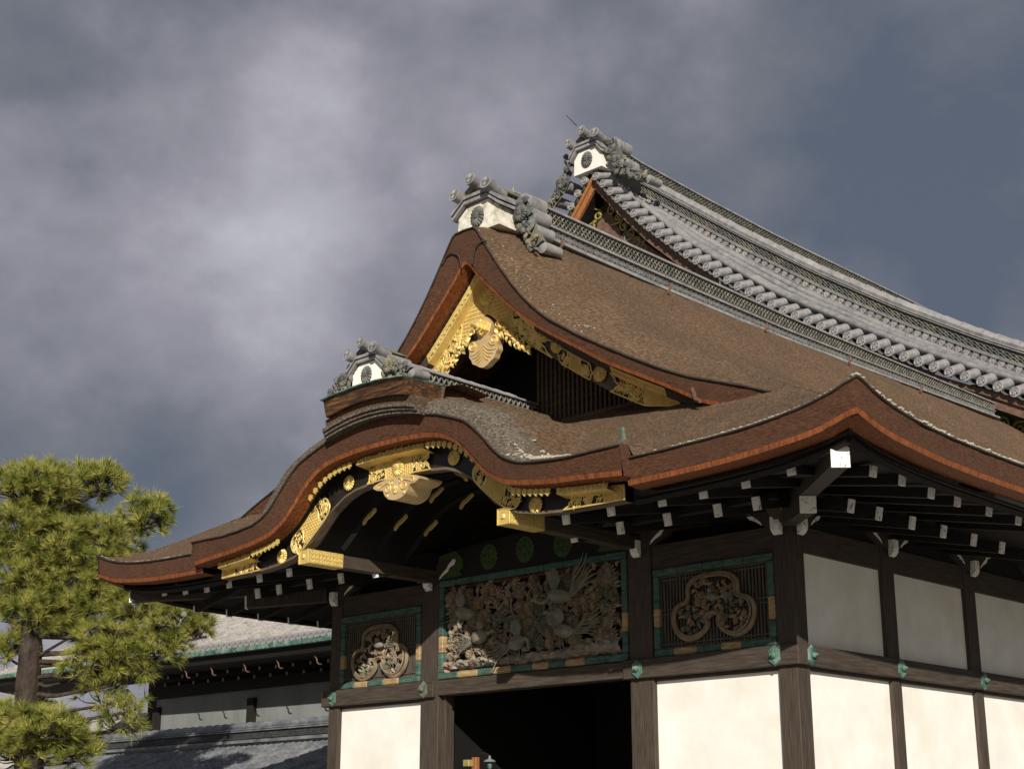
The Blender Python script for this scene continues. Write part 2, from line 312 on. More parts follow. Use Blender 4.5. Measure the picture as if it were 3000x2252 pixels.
RT = smooth_tab([(0, 8.62), (.30, 8.60), (.45, 8.38), (.75, 7.92), (1.0, 7.56), (1.3, 7.17), (1.6, 6.82), (1.9, 6.53), (2.2, 6.28), (2.85, 5.85), (3.44, 5.5), (4.1, 5.13), (4.74, 4.79), (5.35, 4.51), (5.95, 4.30), (6.5, 4.10), (6.9, 3.93)], k=1)
RB = smooth_tab([(0, 7.93), (.07, 7.9), (.3, 7.62), (.6, 7.32), (1.1, 6.83), (1.4, 6.55), (1.8, 6.24), (2.36, 5.87), (2.9, 5.53), (3.44, 5.18), (3.95, 4.90), (4.45, 4.64), (4.93, 4.38), (5.5, 4.05), (6.2, 3.78), (6.9, 3.55)], k=1)
YF, YK, YG = -3.65, -3.87, -1.8
XE = 9.52                                   # half width of the roof at the eaves
def lift(a, v): return 0.46*math.exp(-(max(a, 0)+max(v, 0))/1.0)
def zbody(u, v): return smin(lerp(HS, u), lerp(HF, v), 0.10)+lift(XE-u, v)
def kr(u): return lerp([(0, .66), (1, .62), (1.8, .46), (2.5, .36), (3.2, .26), (4, .13), (5, .05), (5.6, .02)], u)
def zskirt(x, y):
    u = abs(x-XC); v = y-YF
    z = zbody(u, max(v, 0)) if v >= 0 else zbody(u, 0)+v*0.5
    if u <= 5.56:
        e = 1-math.exp(-max(y-YK, 0)/.30); e1 = 1-math.exp(-max(y-YK, 0)/.07); fade = min(1, max(0, (4.2-u)/1.0)); z = smax(lerp(KT, max(0, u-(.40*e1+.10*e)*fade))+(kr(u)*e*.8+kr(u)*e1*.2)*(.55 if 1.0 < u < 3.4 else 1.0 if u <= .8 else (1-.45*(u-.8)/.2 if u < 1 else .55+.45*min(1, (u-3.4)/.5))), z, 0.10 if v > 0.15 else 0.001)
    return z
def bumpz(x, y, z):
    return z+0.018*fr((x*1.3, y*1.3, z*1.3))+0.010*fr((x*5, y*5, z*5), 3)
def surf(name, f, us, vs, m, par=hall, flip=False):
    b = MB(); b.grid([[f(a, c) for c in vs] for a in us], flip=flip); return P(name, b, m, par, smooth='full')
def rng(a, b, st):
    n = max(1, int(round((b-a)/st))); return [a+(b-a)*i/n for i in range(n+1)]
# front skirt with the undulating porch roof flowing out of it
us = sorted(set([round(t, 4) for t in rng(-5.56, 5.56, .07)]))
def fs(x, y):
    z = zskirt(x, y); e = min(1, (y-YK)/.12) if abs(x-XC) < 5.57 else min(1, (y-YF)/.12)
    return (x, y, bumpz(x, y, z)*e+z*(1-e))
PY = [YK, YK+.012, YK+.03, YK+.05, YK+.08, YK+.14, YK+.22, YK+.32]+rng(YK+.42, .45, .09)
b = MB(); b.grid([[fs(XC+t, y) for y in PY] for t in us])
for i in range(len(b.f)):
    c_ = b.v[b.f[i][0]]
    if c_[1] < YK+.40+.30*fr((c_[0]*4, c_[1]*4, 4))+.4*(random.random()-.5) and abs(c_[0]-XC) < 4.3: b.m[i] = 1
P('porch_thatch', b, ['thatch', 'thatch_grey'], hall, smooth='full')
for sgn in (-1, 1):
    xs = rng(5.56, XE, .09); xs[-1] = XE
    if sgn < 0: xs = xs[::-1]
    surf('eave_thatch', fs, [XC+sgn*t for t in xs], [YF, YF+.03, YF+.08, YF+.15]+rng(YF+.25, YG, .09), 'thatch')
# under the gable, from its foot back to the lattice
for sgn in (-1, 1):
    xs = rng(5.56, 6.95, .1)
    if sgn < 0: xs = xs[::-1]
    surf('gable_foot_thatch', fs, [XC+sgn*t for t in xs], rng(YG, .45, .1), 'thatch')
# the grey worn cap of the porch roof near its edge
# main slopes behind the gable
def fmain(sgn):
    def f(u, y):
        t = min(1.0, (y-YG)/1.9); v = y-YF; base = lerp(HS, u)+lift(XE-u, v)
        if u < 6.9: z = base-(base-lerp(RT, u))*(1-t)**2.3
        else: z = zbody(u, v)
        z += 0.0 if t <= 0.02 else 0.0
        zz = bumpz(XC+sgn*u, y, z); e = min(1, (y-YG)/.1); return (XC+sgn*u, y, z*(1-e)+zz*e)
    return f
for sgn in (-1, 1):
    uu = rng(0, .3, .1)+rng(.38, 6.82, .11)+rng(6.9, XE, .11)
    ys = [YG, YG+.03, YG+.08, YG+.15]+rng(YG+.24, 1.0, .1)+rng(1.2, 20.5, .3)
    surf('side_slope_thatch', fmain(sgn), uu, ys, 'thatch', flip=(sgn < 0))
# a rim run: bark face under an edge line
def rim(name_face, path, outv, h_lin=0.075, m='bark', drip=True, par=hall, sub_n=5):
    """path: list of (top point, bottom point) ; outv: outward horizontal vector per item"""
    b = MB(); l = MB(); d = MB(); rf = []; rl = []; rd = []
    for (t, q), ov in zip(path, outv):
        t = Vector(t); q = Vector(q); ov = Vector(ov); hgt = (t-q).length
        a = t-(t-q).normalized()*0.035; cpt = q+(t-q).normalized()*h_lin
        row = []
        for i in range(sub_n+1):
            p = a.lerp(cpt, i/sub_n); k = 0.012*fr((p.x*4, p.y*4, p.z*9), 3); row.append(p+ov*(k-0.01))
        rf.append(row); rl.append([cpt+ov*0.012, q+ov*0.004, q-ov*0.30-Vector((0, 0, 0.02))])
        rd.append([t-ov*0.02+Vector((0, 0, 0.012)), t+ov*0.022, t+ov*0.022-Vector((0, 0, 0.022)), t-Vector((0, 0, 0.035))])
    b.grid(rf); l.grid(rl); d.grid(rd)
    a_ = P(name_face, b, m, par, smooth='full'); P('eave_lining', l, 'lining', par); P('drip_edge', d, 'drip', par)
    return a_
# porch (karahafu) rim
pth = [((XC+t, YK, lerp(KT, abs(t))), (XC+t*0.995, YK+.10, lerp(KB, abs(t)))) for t in us]
rim('porch_bark_edge', pth, [(0, -1, 0)]*len(pth))
for sgn in (-1, 1):                         # step at each end of the porch rim
    b = MB(); x0 = XC+sgn*5.56
    b.add([(x0, YK, 2.96), (x0, YK+.10, 2.49), (x0, YF+.5, 2.49), (x0, YF+.5, 3.05)], [(0, 1, 2, 3)])
    P('porch_rim_return', b, 'bark', hall)
# main eave rim, front then round the corner along the side
for sgn in (-1, 1):
    pth = []; ov = []
    for t in rng(5.50, XE, .1):
        z = zbody(t, 0); pth.append(((XC+sgn*t, YF, z), (XC+sgn*(t-(.06 if t > 9 else .0)), YF+.06, z-.42-.06*max(0, (t-8.2))/1.3))); ov.append((0, -1, 0))
    pth[-1] = ((XC+sgn*XE, YF, pth[-1][0][2]), (XC+sgn*(XE-.06), YF+.06, pth[-1][0][2]-.50)); ov[-1] = (sgn*.7, -.7, 0)
    n1_ = len(pth)
    for y in rng(YF+.1, 3, .1)+rng(3.3, 20.5, .3):
        z = zbody(XE, y-YF); pth.append(((XC+sgn*XE, y, z), (XC+sgn*(XE-.06), y, z-.42-.08*max(0, 1-(y-YF)/1.4)))); ov.append((sgn, 0, 0))
    rim('bark_eave_edge', pth, ov)
# gable rim
pth = []; uu = rng(-6.9, 6.9, .07)
for t in uu:
    u = abs(t); pth.append(((XC+t, YG, lerp(RT, u)), (XC+t, YG+.05, lerp(RB, u))))
rim('gable_bark_edge', pth, [(0, -1, 0)]*len(pth), h_lin=0.07)
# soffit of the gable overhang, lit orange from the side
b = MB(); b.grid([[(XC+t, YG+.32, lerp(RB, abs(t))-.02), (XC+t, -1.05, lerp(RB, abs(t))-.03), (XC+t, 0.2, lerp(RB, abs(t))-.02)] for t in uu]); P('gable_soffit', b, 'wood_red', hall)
for pts_ in ([(-5.66, 7.84), (-5.62, 8.0), (-5.57, 8.14), (-5.44, 8.22), (-5.26, 8.2)], [(-6.5, 8.06), (-6.36, 8.2), (-6.20, 8.22), (-6.05, 8.12), (-5.98, 7.96), (-5.96, 7.84)]):
    b = MB(); b.tube(catmull([(a, YG-.012, c) for a, c in pts_], 5), .016, seg=5); P('bark_seam', b, 'drip', hall)
# lichen on the edges
b = MB(); random.seed(3)
def lich(x, y, z, s_):
    b.ell((x, y, z), s_*random.uniform(.8, 2.2), s_*random.uniform(.6, 1), s_*random.uniform(.4, .8), seg=6, rings=4)
for i in range(300):
    t = random.triangular(5.6, XE, XE-1.5); lich(XC+t, YF+random.uniform(.0, .06), zbody(t, 0)+.015, random.uniform(.008, .022))
for i in range(520):
    y = random.uniform(YF, 2.5); lich(XC+XE-random.uniform(0, .10)**1, y, zbody(XE, y-YF)+.015+random.uniform(0, .02), random.uniform(.012, .035))
for i in range(150):
    t = random.triangular(3.1, 4.6, 3.7); s_ = random.uniform(.01, .03); y = YK+random.uniform(.01, .12)+(random.random() < .2)*random.uniform(0, .5); lich(XC+t, y, zskirt(XC+t, y)+.012, s_)
for i in range(60):
    t = random.uniform(-9.4, -5.6); lich(XC+t, YF+.03, zbody(-t, 0)+.015, random.uniform(.008, .018))
for i in range(50):
    t = random.uniform(.3, 3.5); y = YG+random.uniform(0, .35); lich(*fmain(1)(t, y), random.uniform(.008, .02))
P('lichen', b, 'lichen', hall, kind='stuff')
# loose bark fibres standing up from the thatch
b = MB(); random.seed(5)
def fibre(p, nrm, L_):
    p = Vector(p); d = (Vector(nrm)*random.uniform(.35, 1)+Vector((random.uniform(-1, 1), random.uniform(-1, .2), random.uniform(-.4, .2)))).normalized()
    q = d.cross(Vector((random.random(), random.random(), random.random()))).normalized()*random.uniform(.003, .006); b.add([p-q, p+q, p+d*L_], [(0, 1, 2)])
for i in range(16000):
    x_ = random.uniform(XC-XE, XC+XE); y_ = random.uniform(YK+.05, .3)
    if abs(x_-XC) > 5.5 and y_ < YF+.03: continue
    if abs(x_-XC) > 6.9 and y_ > YG: continue
    fibre((x_, y_, zskirt(x_, y_)), (0, -.4, .9), random.uniform(.02, .05))
for i in range(20000):
    t = random.uniform(.3, XE); y_ = YG+random.random()**1.6*16; sg = 1 if random.random() < .85 else -1
    fibre(fmain(sg)(t, y_), (sg*.6, 0, .8), random.uniform(.02, .055))
P('loose_bark_fibre', b, 'straw', hall, kind='stuff')

# ---------------------------------------------------------------- eaves underside
b = MB()
for sgn in (-1, 1):
    rows = []
    for t in rng(0 if sgn > 0 else 5.45, XE-.02, .35):
        z = (zbody(t, 0) if t > 5.5 else 2.9)-.50
        if t < 5.45: continue
        rows.append([(XC+sgn*t, YF+.35, z), (XC+sgn*min(t, XE-.7), -2.4, 2.46), (XC+sgn*min(t, 6.2), 0.3, 2.92)])
    b.grid(rows)
    rows = []
    for y in rng(YF+.33, 20, .5):
        z = zbody(XE, y-YF)-.50
        rows.append([(XC+sgn*(XE-.35), y, z), (XC+sgn*(XE-1.25), max(y, -2.4), 2.46), (XC+sgn*5.7, max(y, .0), 2.92)])
    b.grid(rows)
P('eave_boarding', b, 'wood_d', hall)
# fascia battens below the bark (dark kayaoi), one to a side
for sgn in (-1, 1):
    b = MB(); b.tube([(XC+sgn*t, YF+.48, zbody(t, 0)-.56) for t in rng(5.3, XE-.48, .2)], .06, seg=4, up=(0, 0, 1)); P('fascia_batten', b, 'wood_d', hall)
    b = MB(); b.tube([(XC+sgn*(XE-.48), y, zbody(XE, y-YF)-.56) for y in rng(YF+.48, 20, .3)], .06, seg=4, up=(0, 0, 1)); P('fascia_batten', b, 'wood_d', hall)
# rafters: one mesh for each, white painted end as its sub-part
def rafter(p_end, p_in, wd, hh, name='rafter'):
    """p_end white end, p_in root"""
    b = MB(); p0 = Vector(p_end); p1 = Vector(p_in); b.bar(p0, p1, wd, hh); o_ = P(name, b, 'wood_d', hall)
    t = (p1-p0).normalized(); c = MB(); c.bar(p0-t*.012, p0+t*.035, wd+.006, hh+.006); sub('white_end', c, 'white', o_)
    return o_
fx = [1.96, 1.17, .40, -.38, -1.40, -2.35]
fside = [-2.1, -1.32, -.5, .28, 1.27, 2.25, 3.2]
for x_ in fx:
    for X_ in (x_, 2*XC-x_):
        up_ = .10*max(0, (abs(X_-XC)-6.6)/1.3)
        rafter((X_+(.06 if X_ > XC else -.06), -2.92, 2.235+up_), (X_, -.9, 2.62+up_*.3), .12, .15)
for y_ in fside: rafter((2.86, y_, 2.25+(.06 if y_ < -1.2 else .0)), (.9, y_, 2.62), .12, .15)
for x_ in (.49, -.25, -1.26, -2.26, -3.3):
    for X_ in (x_, 2*XC-x_): rafter((X_, -1.62, 2.28), (X_, .0, 2.62), .12, .20)
for y_ in (-.72, .08, 1.08, 2.08, 3.1, 4.1, 5.1): rafter((1.62, y_, 2.21), (.0, y_, 2.55), .12, .20)
for sgn in (-1, 1):                         # hip beams
    p0 = Vector((XC+sgn*8.86, -3.12, 2.335)); p1 = Vector((XC+sgn*5.95, -.1, 2.55)); b = MB(); b.bar(p0, p1, .26, .28); hb = P('hip_beam', b, 'wood_v', hall)
    t = (p1-p0).normalized(); s_ = t.cross(Vector((0, 0, 1))).normalized(); c = MB(); q = p0-t*.012; ww = .13
    prof = [(-ww, -.16), (ww, -.16), (ww, .12), (0, .19), (-ww, .12)]
    c.add([q+s_*a+Vector((0, 0, z_)) for a, z_ in prof]+[q+t*.05+s_*a+Vector((0, 0, z_)) for a, z_ in prof], [(0, 1, 2, 3, 4), (9, 8, 7, 6, 5)]+[(i, (i+1) % 5, (i+1) % 5+5, i+5) for i in range(5)]); sub('white_end', c, 'white', hb)
    p0 = Vector((XC+sgn*7.15, -1.35, 2.20)); b = MB(); b.bar(p0, p1-Vector((0, 0, .2)), .24, .26); hb = P('hip_beam', b, 'wood_v', hall)
    c = MB(); c.bar(p0-t*.012, p0+t*.03, .25, .27); sub('white_end', c, 'white', hb)
# side tips of rafters seen under the left eave
for i in range(7):
    y_ = -1.9+i*.85; rafter((XC-8.2, y_, 2.10), (XC-6.2, y_, 2.5), .12, .15)
for x0_, x1_ in ((XC-6.25, XC-2.5), (XC+2.5, XC+6.25)): b = MB(); b.box(x0_, x1_, -.28, -.02, 2.62, 2.84); P('wall_purlin', b, 'wood_d', hall)
for x0_, x1_ in ((-.04, .24), (-12.06, -11.78)): b = MB(); b.box(x0_, x1_, .0, 20, 2.62, 2.84); P('wall_purlin', b, 'wood_d', hall)
b = MB(); b.box(-.34, -.10, .3, 20, 2.30, 2.95); P('eave_filler_board', b, 'wood_d', hall)
for x0_, x1_ in ((XC-6.6, XC-3.6), (XC+3.6, XC+6.6)): b = MB(); b.box(x0_, x1_, -1.45, -1.3, 2.36, 2.46); P('eave_bearer', b, 'wood_d', hall)

# ---------------------------------------------------------------- walls and frame
def beam(name, x0, x1, y0, y1, z0, z1, m, bev=.012, label=None):
    b = MB(); b.box(x0, x1, y0, y1, z0, z1, b=bev); return P(name, b, m, hall, label=label)
beam('corner_column', -.36, 0, 0, .36, GZ, 2.5, 'wood_v')
beam('column', -3.47, -2.95, .0, .42, GZ, 2.5, 'wood_v')
beam('column', -8.91, -8.39, .0, .45, GZ, 2.5, 'wood_v')
beam('column', -11.79, -11.46, 0, .33, GZ, 2.5, 'wood_v')
for i in range(6):
    y_ = 2.90+i*2.93
    beam('side_post', -.30, -.02, y_, y_+.30, GZ, -.02, 'wood_v')
    beam('side_post', -.32, -.02, y_-.1, y_+.30, .33, 2.3, 'wood_v')
# wall beams
beam('front_beam', -3.56, .09, -.09, .3, .0, .325, 'wood_x'); beam('front_beam', -11.94, -8.45, -.09, .3, .0, .325, 'wood_x')
beam('door_lintel', -8.40, -3.50, -.02, .3, .03, .32, 'wood_x')
beam('side_beam', -.3, .085, .31, 19.5, .0, .325, 'wood_y')
beam('upper_front_beam', -11.8, -8.8, .04, .3, 1.86, 2.30, 'wood_x'); beam('upper_front_beam', -2.96, -.3, .04, .3, 1.86, 2.30, 'wood_x')
beam('upper_side_beam', -.3, -.04, .3, 19.5, 1.86, 2.30, 'wood_y')
beam('thin_rail', -2.96, -.36, .05, .3, -.06, -.0, 'wood_x', .004); beam('thin_rail', -11.46, -8.91, .05, .3, -.06, -.0, 'wood_x', .004)
beam('thin_rail', -.3, -.05, .36, 19.5, -.06, -.0, 'wood_y', .004)
def panel(x0, x1, y0, y1, z0, z1, label=None): return beam('plaster_panel', x0, x1, y0, y1, z0, z1, 'plaster', .004, label)
panel(-2.955, -.355, .10, .25, GZ+.3, -.055, 'bright sunlit plaster panel right of the doorway'); panel(-11.465, -8.905, .10, .25, GZ+.3, -.055, 'bright sunlit plaster panel left of the doorway')
for i in range(6):
    y0 = .30 if i == 0 else 2.93*i+.27; y1 = 2.905+i*2.93
    panel(-.24, -.10, y0, y1, GZ+.3, -.055); panel(-.24, -.10, y0, y1-.08, .32, 1.865)
# solid core behind the front and side, ceiling of the porch, dark interior
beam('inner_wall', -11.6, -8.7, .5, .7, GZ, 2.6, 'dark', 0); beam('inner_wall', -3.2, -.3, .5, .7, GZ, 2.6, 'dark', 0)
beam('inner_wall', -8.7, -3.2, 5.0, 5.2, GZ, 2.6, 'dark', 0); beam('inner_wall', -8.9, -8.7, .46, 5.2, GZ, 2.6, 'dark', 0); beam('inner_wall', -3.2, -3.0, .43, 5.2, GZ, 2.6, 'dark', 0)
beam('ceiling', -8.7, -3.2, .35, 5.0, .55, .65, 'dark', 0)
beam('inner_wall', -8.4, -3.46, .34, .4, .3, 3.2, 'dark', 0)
beam('left_side_wall', -11.72, -11.5, .33, 19.5, GZ, 2.5, 'plaster', 0)
beam('door_jamb', -8.39, -8.30, .12, .30, GZ, .03, 'wood_v', .004); beam('door_jamb', -3.54, -3.475, .10, .30, GZ, .03, 'wood_v', .004)
# nail covers: hexagonal verdigris bosses
def nail(x_, y_, z_, side):
    b = MB(); hx = [(.0, .17), (.115, .085), (.10, 0), (.115, -.085), (0, -.17), (-.115, -.085), (-.10, 0), (-.115, .085)]
    T = (lambda a, d, c: (x_+a, y_-d, z_+c)) if side == 0 else (lambda a, d, c: (x_+d, y_+a, z_+c))
    P1 = [T(a, .0, c) for a, c in hx]+[T(a*.9, .03, c*.9) for a, c in hx]; n = 8
    fs_ = [tuple(range(n, 2*n))]+[(i, (i+1) % n, (i+1) % n+n, i+n) for i in range(n)]
    b.add(P1, fs_); b.ell(T(0, .05, 0), .05, .05, .05, seg=8, rings=5); b.tube([T(0, .05, 0), T(0, .12, .01)], [.03, .022], seg=8)
    P('nail_cover', b, 'copper', hall, smooth=True)
for x_ in (-11.55, -8.72, -3.22, -.36): nail(x_+.0, -.092, .16, 0)
for y_ in (.30, 3.05, 5.98, 8.9): nail(.087, y_-.02, .16, 1)
# brackets at column heads
def bracket(cx, cy, side):
    T = (lambda a, d, c: (cx+a, cy-d, c)) if side == 0 else (lambda a, d, c: (cx+d, cy+a, c))
    b = MB(); prof = [(-.78, 2.66), (-.74, 2.56), (-.62, 2.52), (-.56, 2.44), (-.42, 2.38), (-.3, 2.30), (-.12, 2.24), (.12, 2.24), (.3, 2.30), (.42, 2.38), (.56, 2.44), (.62, 2.52), (.74, 2.56), (.78, 2.66)]
    n = len(prof); b.add([T(a, .06, c) for a, c in prof]+[T(a, -.2, c) for a, c in prof], [tuple(range(n)), tuple(range(2*n-1, n-1, -1))]+[(i, i+n, (i+1) % n+n, (i+1) % n) for i in range(n)])
    o_ = P('bracket_arm', b, 'wood_v', hall)
    for s_ in (-1, 1):
        c = MB(); ed = [(.30, 2.295), (.42, 2.375), (.56, 2.435), (.62, 2.515), (.74, 2.555), (.79, 2.655)]; inn = [(.33, 2.36), (.43, 2.44), (.52, 2.50), (.58, 2.58), (.66, 2.64), (.70, 2.67)]
        rows = [[T(s_*a[0], .068, a[1]), T(s_*i_[0], .072, i_[1])] for a, i_ in zip(ed, inn)]; c.grid(rows)
        sub('white_tip', c, 'white', o_)
    b = MB()
    pr = [(.05, 2.40), (.16, 2.40), (.16, 2.24), (.14, 2.18), (.10, 2.13), (.05, 2.11)]; wv = .085; n = len(pr)
    b.add([T(-wv, d, z_) for d, z_ in pr]+[T(wv, d, z_) for d, z_ in pr], [tuple(range(n)), tuple(range(2*n-1, n-1, -1))]+[(i, i+n, (i+1) % n+n, (i+1) % n) for i in range(n)])
    P('bracket_nose', b, 'white', hall)
for cx in (-.20, -3.2, -8.64, -11.62): bracket(cx, 0, 0)
for cy in (.2, 3.03, 5.96, 8.9): bracket(0, cy, 1)

# ---------------------------------------------------------------- painted frames, lattices, carvings
def frame(x0, x1, z0, z1, wdt, yf=-.03):
    wdt *= .85
    b = MB(); random.seed(int(abs(x0)*10))
    def run(a0, a1, fixed, hor):
        a = a0; k = 0; seg = [.42, .48, .5, .55]
        while a < a1-1e-4:
            e = min(a1, a+random.choice(seg)*(1 if hor else .7)); e = a1 if a1-e < .25 else e
            low = (fixed < z0+.01) if hor else (a < (z0+z1)/2)  # upper frame stays green: its shading is put into the colour layout
            mi = 0 if (k % 2 == 0 or e >= a1-1e-4 or not low) else 1
            if hor: b.box(a, e-.002, yf, .12, fixed, fixed+wdt, mi, b=.02)
            else: b.box(fixed, fixed+wdt, yf+.004, .12, a, e-.002, mi, b=.02)
            a = e; k += 1
    run(x0, x1, z0, True); run(x0, x1, z1-wdt, True); run(x0, z1-wdt, x0, False) if False else None
    run(z0+wdt, z1-wdt, x0, False); run(z0+wdt, z1-wdt, x1-wdt, False)
    return P('painted_frame', b, ['green', 'tan'], hall)
def lattice(x0, x1, z0, z1):
    b = MB(); n = int((x1-x0)/.068)
    for i in range(n+1):
        x_ = x0+(x1-x0)*i/n; b.box(x_-.016, x_+.016, .06, .10, z0, z1)
    for z_ in (z0+.03, z0+.09, (z0+z1)/2-.04, (z0+z1)/2+.04, z1-.03, z1-.09): b.box(x0, x1, .045, .062, z_-.012, z_+.012)
    P('lattice', b, 'lattice', hall); beam('lattice_backing', x0, x1, .16, .2, z0, z1, 'dark', 0)
# carved motifs (all stand in the plane of the wall, facing -y)
def petal_flower(b, c, r, n=10, lay=2, mi=0, dep=.05):
    c = Vector(c)
    for l in range(lay):
        rr = r*(1-.38*l); off = random.random()*6
        for k in range(n-2*l):
            a = off+2*math.pi*k/(n-2*l); d = Vector((math.cos(a), 0, math.sin(a))); t = Vector((-math.sin(a), 0, math.cos(a))); y0 = -dep*l*.7
            w_ = rr*2.4/(n-2*l)
            b.add([c+Vector((0, y0, 0)), c+d*rr*.55-t*w_*.8+Vector((0, y0-dep*.7, 0)), c+d*rr+Vector((0, y0-dep*.25, 0)), c+d*rr*.55+t*w_*.8+Vector((0, y0-dep*.3, 0)), c+d*rr*.6+Vector((0, y0-dep*1.1, 0))],
                  [(0, 1, 4), (1, 2, 4), (2, 3, 4), (3, 0, 4)], mi)
    b.ell(c+Vector((0, -dep*1.2, 0)), r*.2, r*.2, r*.2, seg=6, rings=4, mi=mi)
def leaf(b, c, L_, a, mi=0, dep=.03, wf=.45):
    c = Vector(c); d = Vector((math.cos(a), 0, math.sin(a))); t = Vector((-math.sin(a), 0, math.cos(a))); n = 5; rows = []
    tw = random.uniform(-.6, .6)
    for i in range(n+1):
        s_ = i/n; w_ = L_*wf*math.sin(math.pi*min(1, s_*.93+.05))**.8*.5; y_ = -dep*math.sin(s_*3.1)
        p = c+d*L_*s_+t*L_*tw*.3*s_*s_; rows.append([p-t*w_+Vector((0, y_+dep*.6, 0)), p+Vector((0, y_-dep*.3, 0)), p+t*w_+Vector((0, y_+dep*(.6+tw), 0))])
    b.grid(rows, mi)
def scroll(b, c, r, a, sgn=1, th=.012, turns=1.2, mi=0, tail=1.0):
    c = Vector(c); pts = []
    for i in range(14):
        s_ = i/13; rr = r*(1-.82*s_); ang = a+sgn*s_*turns*2*math.pi; pts.append(c+Vector((math.cos(ang)*rr, 0, math.sin(ang)*rr)))
    if tail: pts = [pts[0]+Vector((math.cos(a-sgn*1.3), 0, math.sin(a-sgn*1.3)))*r*tail*1.2]+pts
    b.tube(pts, [th*.5]+[th*(1-.4*i/len(pts)) for i in range(1, len(pts))], seg=5, mi=mi)
def bird(b, c, s_, flip=1, neck=((.2, .15), (.38, .34), (.5, .42)), wing=1.0, tail_a=2.9, wing2=True, legs=False, tn=7):
    """body along +x*flip"""
    c = Vector(c); T = lambda a, d, z_: c+Vector((a*s_*flip, -d*s_, z_*s_))
    pts = [T(-.38, .10, -.05), T(-.2, .16, -.03), T(0, .2, 0), T(.16, .18, .05)]+[T(a, .18+.02*i, z_) for i, (a, z_) in enumerate(neck)]
    b.tube(catmull(pts, 4), [r_*s_ for r_ in [.03+.12*math.sin(min(1, i/12)*math.pi*.95)+.025 if i < 12 else .055-.02*(i-12)/max(1, (len(pts)-1)*4-12) for i in range((len(pts)-1)*4+1)]], seg=8)
    hx, hz = neck[-1]; b.ell(T(hx+.02, .24, hz+.01), .07*s_, .06*s_, .055*s_, seg=8, rings=5); b.tube([T(hx+.07, .25, hz), T(hx+.2, .26, hz-.04)], [.022*s_, .004*s_], seg=5)
    for k in range(3): b.tube([T(hx-.02, .25, hz+.05), T(hx-.08-.03*k, .26, hz+.10+.02*k)], [.012*s_, .004*s_], seg=4)
    for side in ((1, 2) if wing2 else (1,)):          # wings: fans of feathers
        base = T(.02, .22, .06); a0 = {1: 1.75, 2: .95}[side]*1.0
        for k in range(10):
            a = a0+(k-4.5)*.13; L_ = wing*s_*(.22+.17*math.sin((k+1)/11*math.pi)); d = Vector((math.cos(a)*flip, -.25, math.sin(a)))
            t = Vector((-math.sin(a)*flip, 0, math.cos(a))); st = base+d*L_*.1; w_ = .036*s_
            b.add([st-t*w_*.6, st+t*w_*.6, st+d*L_+t*w_*.5, st+d*(L_*1.07), st+d*L_-t*w_*.5, st+d*L_*.5+Vector((0, -.02*s_, 0))], [(0, 1, 5), (1, 2, 5), (2, 3, 4), (2, 4, 5), (4, 0, 5)])
    for k in range(tn):                               # streaming tail
        a = tail_a+(k-tn/2)*.13; L_ = s_*random.uniform(.75, 1.05); pts = []
        for i in range(9):
            q = i/8; off = math.sin(q*9+k)*.028*s_
            pts.append(T(-.3, .12, -.04)+Vector((math.cos(a)*flip*L_*q-math.sin(a)*off*flip, -.02*s_*math.sin(q*5), math.sin(a)*L_*q+math.cos(a)*off)))
        b.tube(pts, [.026*s_*(1-.75*i/8)+.003 for i in range(9)], seg=4)
    if legs:
        for k in (-.04, .06):
            b.tube([T(k, .16, -.12), T(k+.02, .16, -.3), T(k-.04, .16, -.46)], .013*s_, seg=5)
            for q in (-.07, 0, .07): b.tube([T(k-.04, .16, -.46), T(k-.04+q, .2, -.49)], .009*s_, seg=4)
# --- great transom over the doorway
frame(-8.38, -3.50, .335, 2.28, .15)
beam('transom_backing', -8.25, -3.62, .20, .24, .45, 2.16, 'recess', 0)
beam('red_fillet', -8.24, -3.64, .10, .19, 2.10, 2.145, mat('faded_red', [(0.12, 0.03, 0.02), (0.2, 0.05, 0.03)], 6), 0)
random.seed(11); fl = MB(); lf = MB(); X0, X1, Z0, Z1 = -8.2, -3.67, .68, 2.09
for i in range(420):
    leaf(lf, (random.uniform(X0+.05, X1-.05), random.uniform(.02, .14), random.uniform(Z0, Z1-.05)), random.uniform(.12, .26), random.uniform(0, 6.28), dep=.05, wf=random.uniform(.3, .6))
for i in range(260):
    petal_flower(fl, (random.uniform(X0+.08, X1-.08), random.uniform(-.02, .10), random.uniform(Z0+.05, Z1-.08)), random.uniform(.07, .17), random.choice((8, 10, 14)), 2, dep=.07)
for i in range(40):
    x_ = random.uniform(X0+.2, X1-.3); z_ = random.uniform(Z0, Z1-.3); a = random.uniform(.6, 2.5)
    fl.tube(catmull([(x_, .08, z_), (x_+.12*math.cos(a), .0, z_+.15), (x_+.3*math.cos(a), .03, z_+.3)], 4), .016, seg=5)
carv = P('carved_transom', lf, 'carve_leaf', hall, smooth=True, label='dense openwork carving of leaves and flowers above the doorway'); sub('carved_flowers', fl, 'carve', carv, smooth=True)
for (bx, bz, s_, fp, nk, wg, ta, w2, lg) in ((-7.55, 1.55, .78, -1, ((.1, -.12), (.12, -.28), (.02, -.36)), 1.0, 3.6-6.28+3.0+.0, False, False),
        (-5.05, 1.62, .85, -1, ((.25, -.06), (.42, -.12), (.58, -.05)), 1.15, 2.45, False, False), (-7.0, 1.06, .80, 1, ((.22, .04), (.32, .08), (.40, .06)), .6, 3.35, False, False),
        (-6.0, .86, .82, 1, ((.26, .0), (.30, -.18), (.20, -.2)), .95, 3.45, False, True), (-4.95, .98, .78, -1, ((.22, .18), (.30, .36), (.40, .44)), 1.0, 3.05, True, True)):
    b = MB(); bird(b, (bx, -.02, bz), s_, fp, nk, wg, ta, w2, lg); sub('carved_bird', b, 'bird', carv, smooth=True)
rk = MB()                                   # rolling painted rocks along the foot of the transom
rows = []
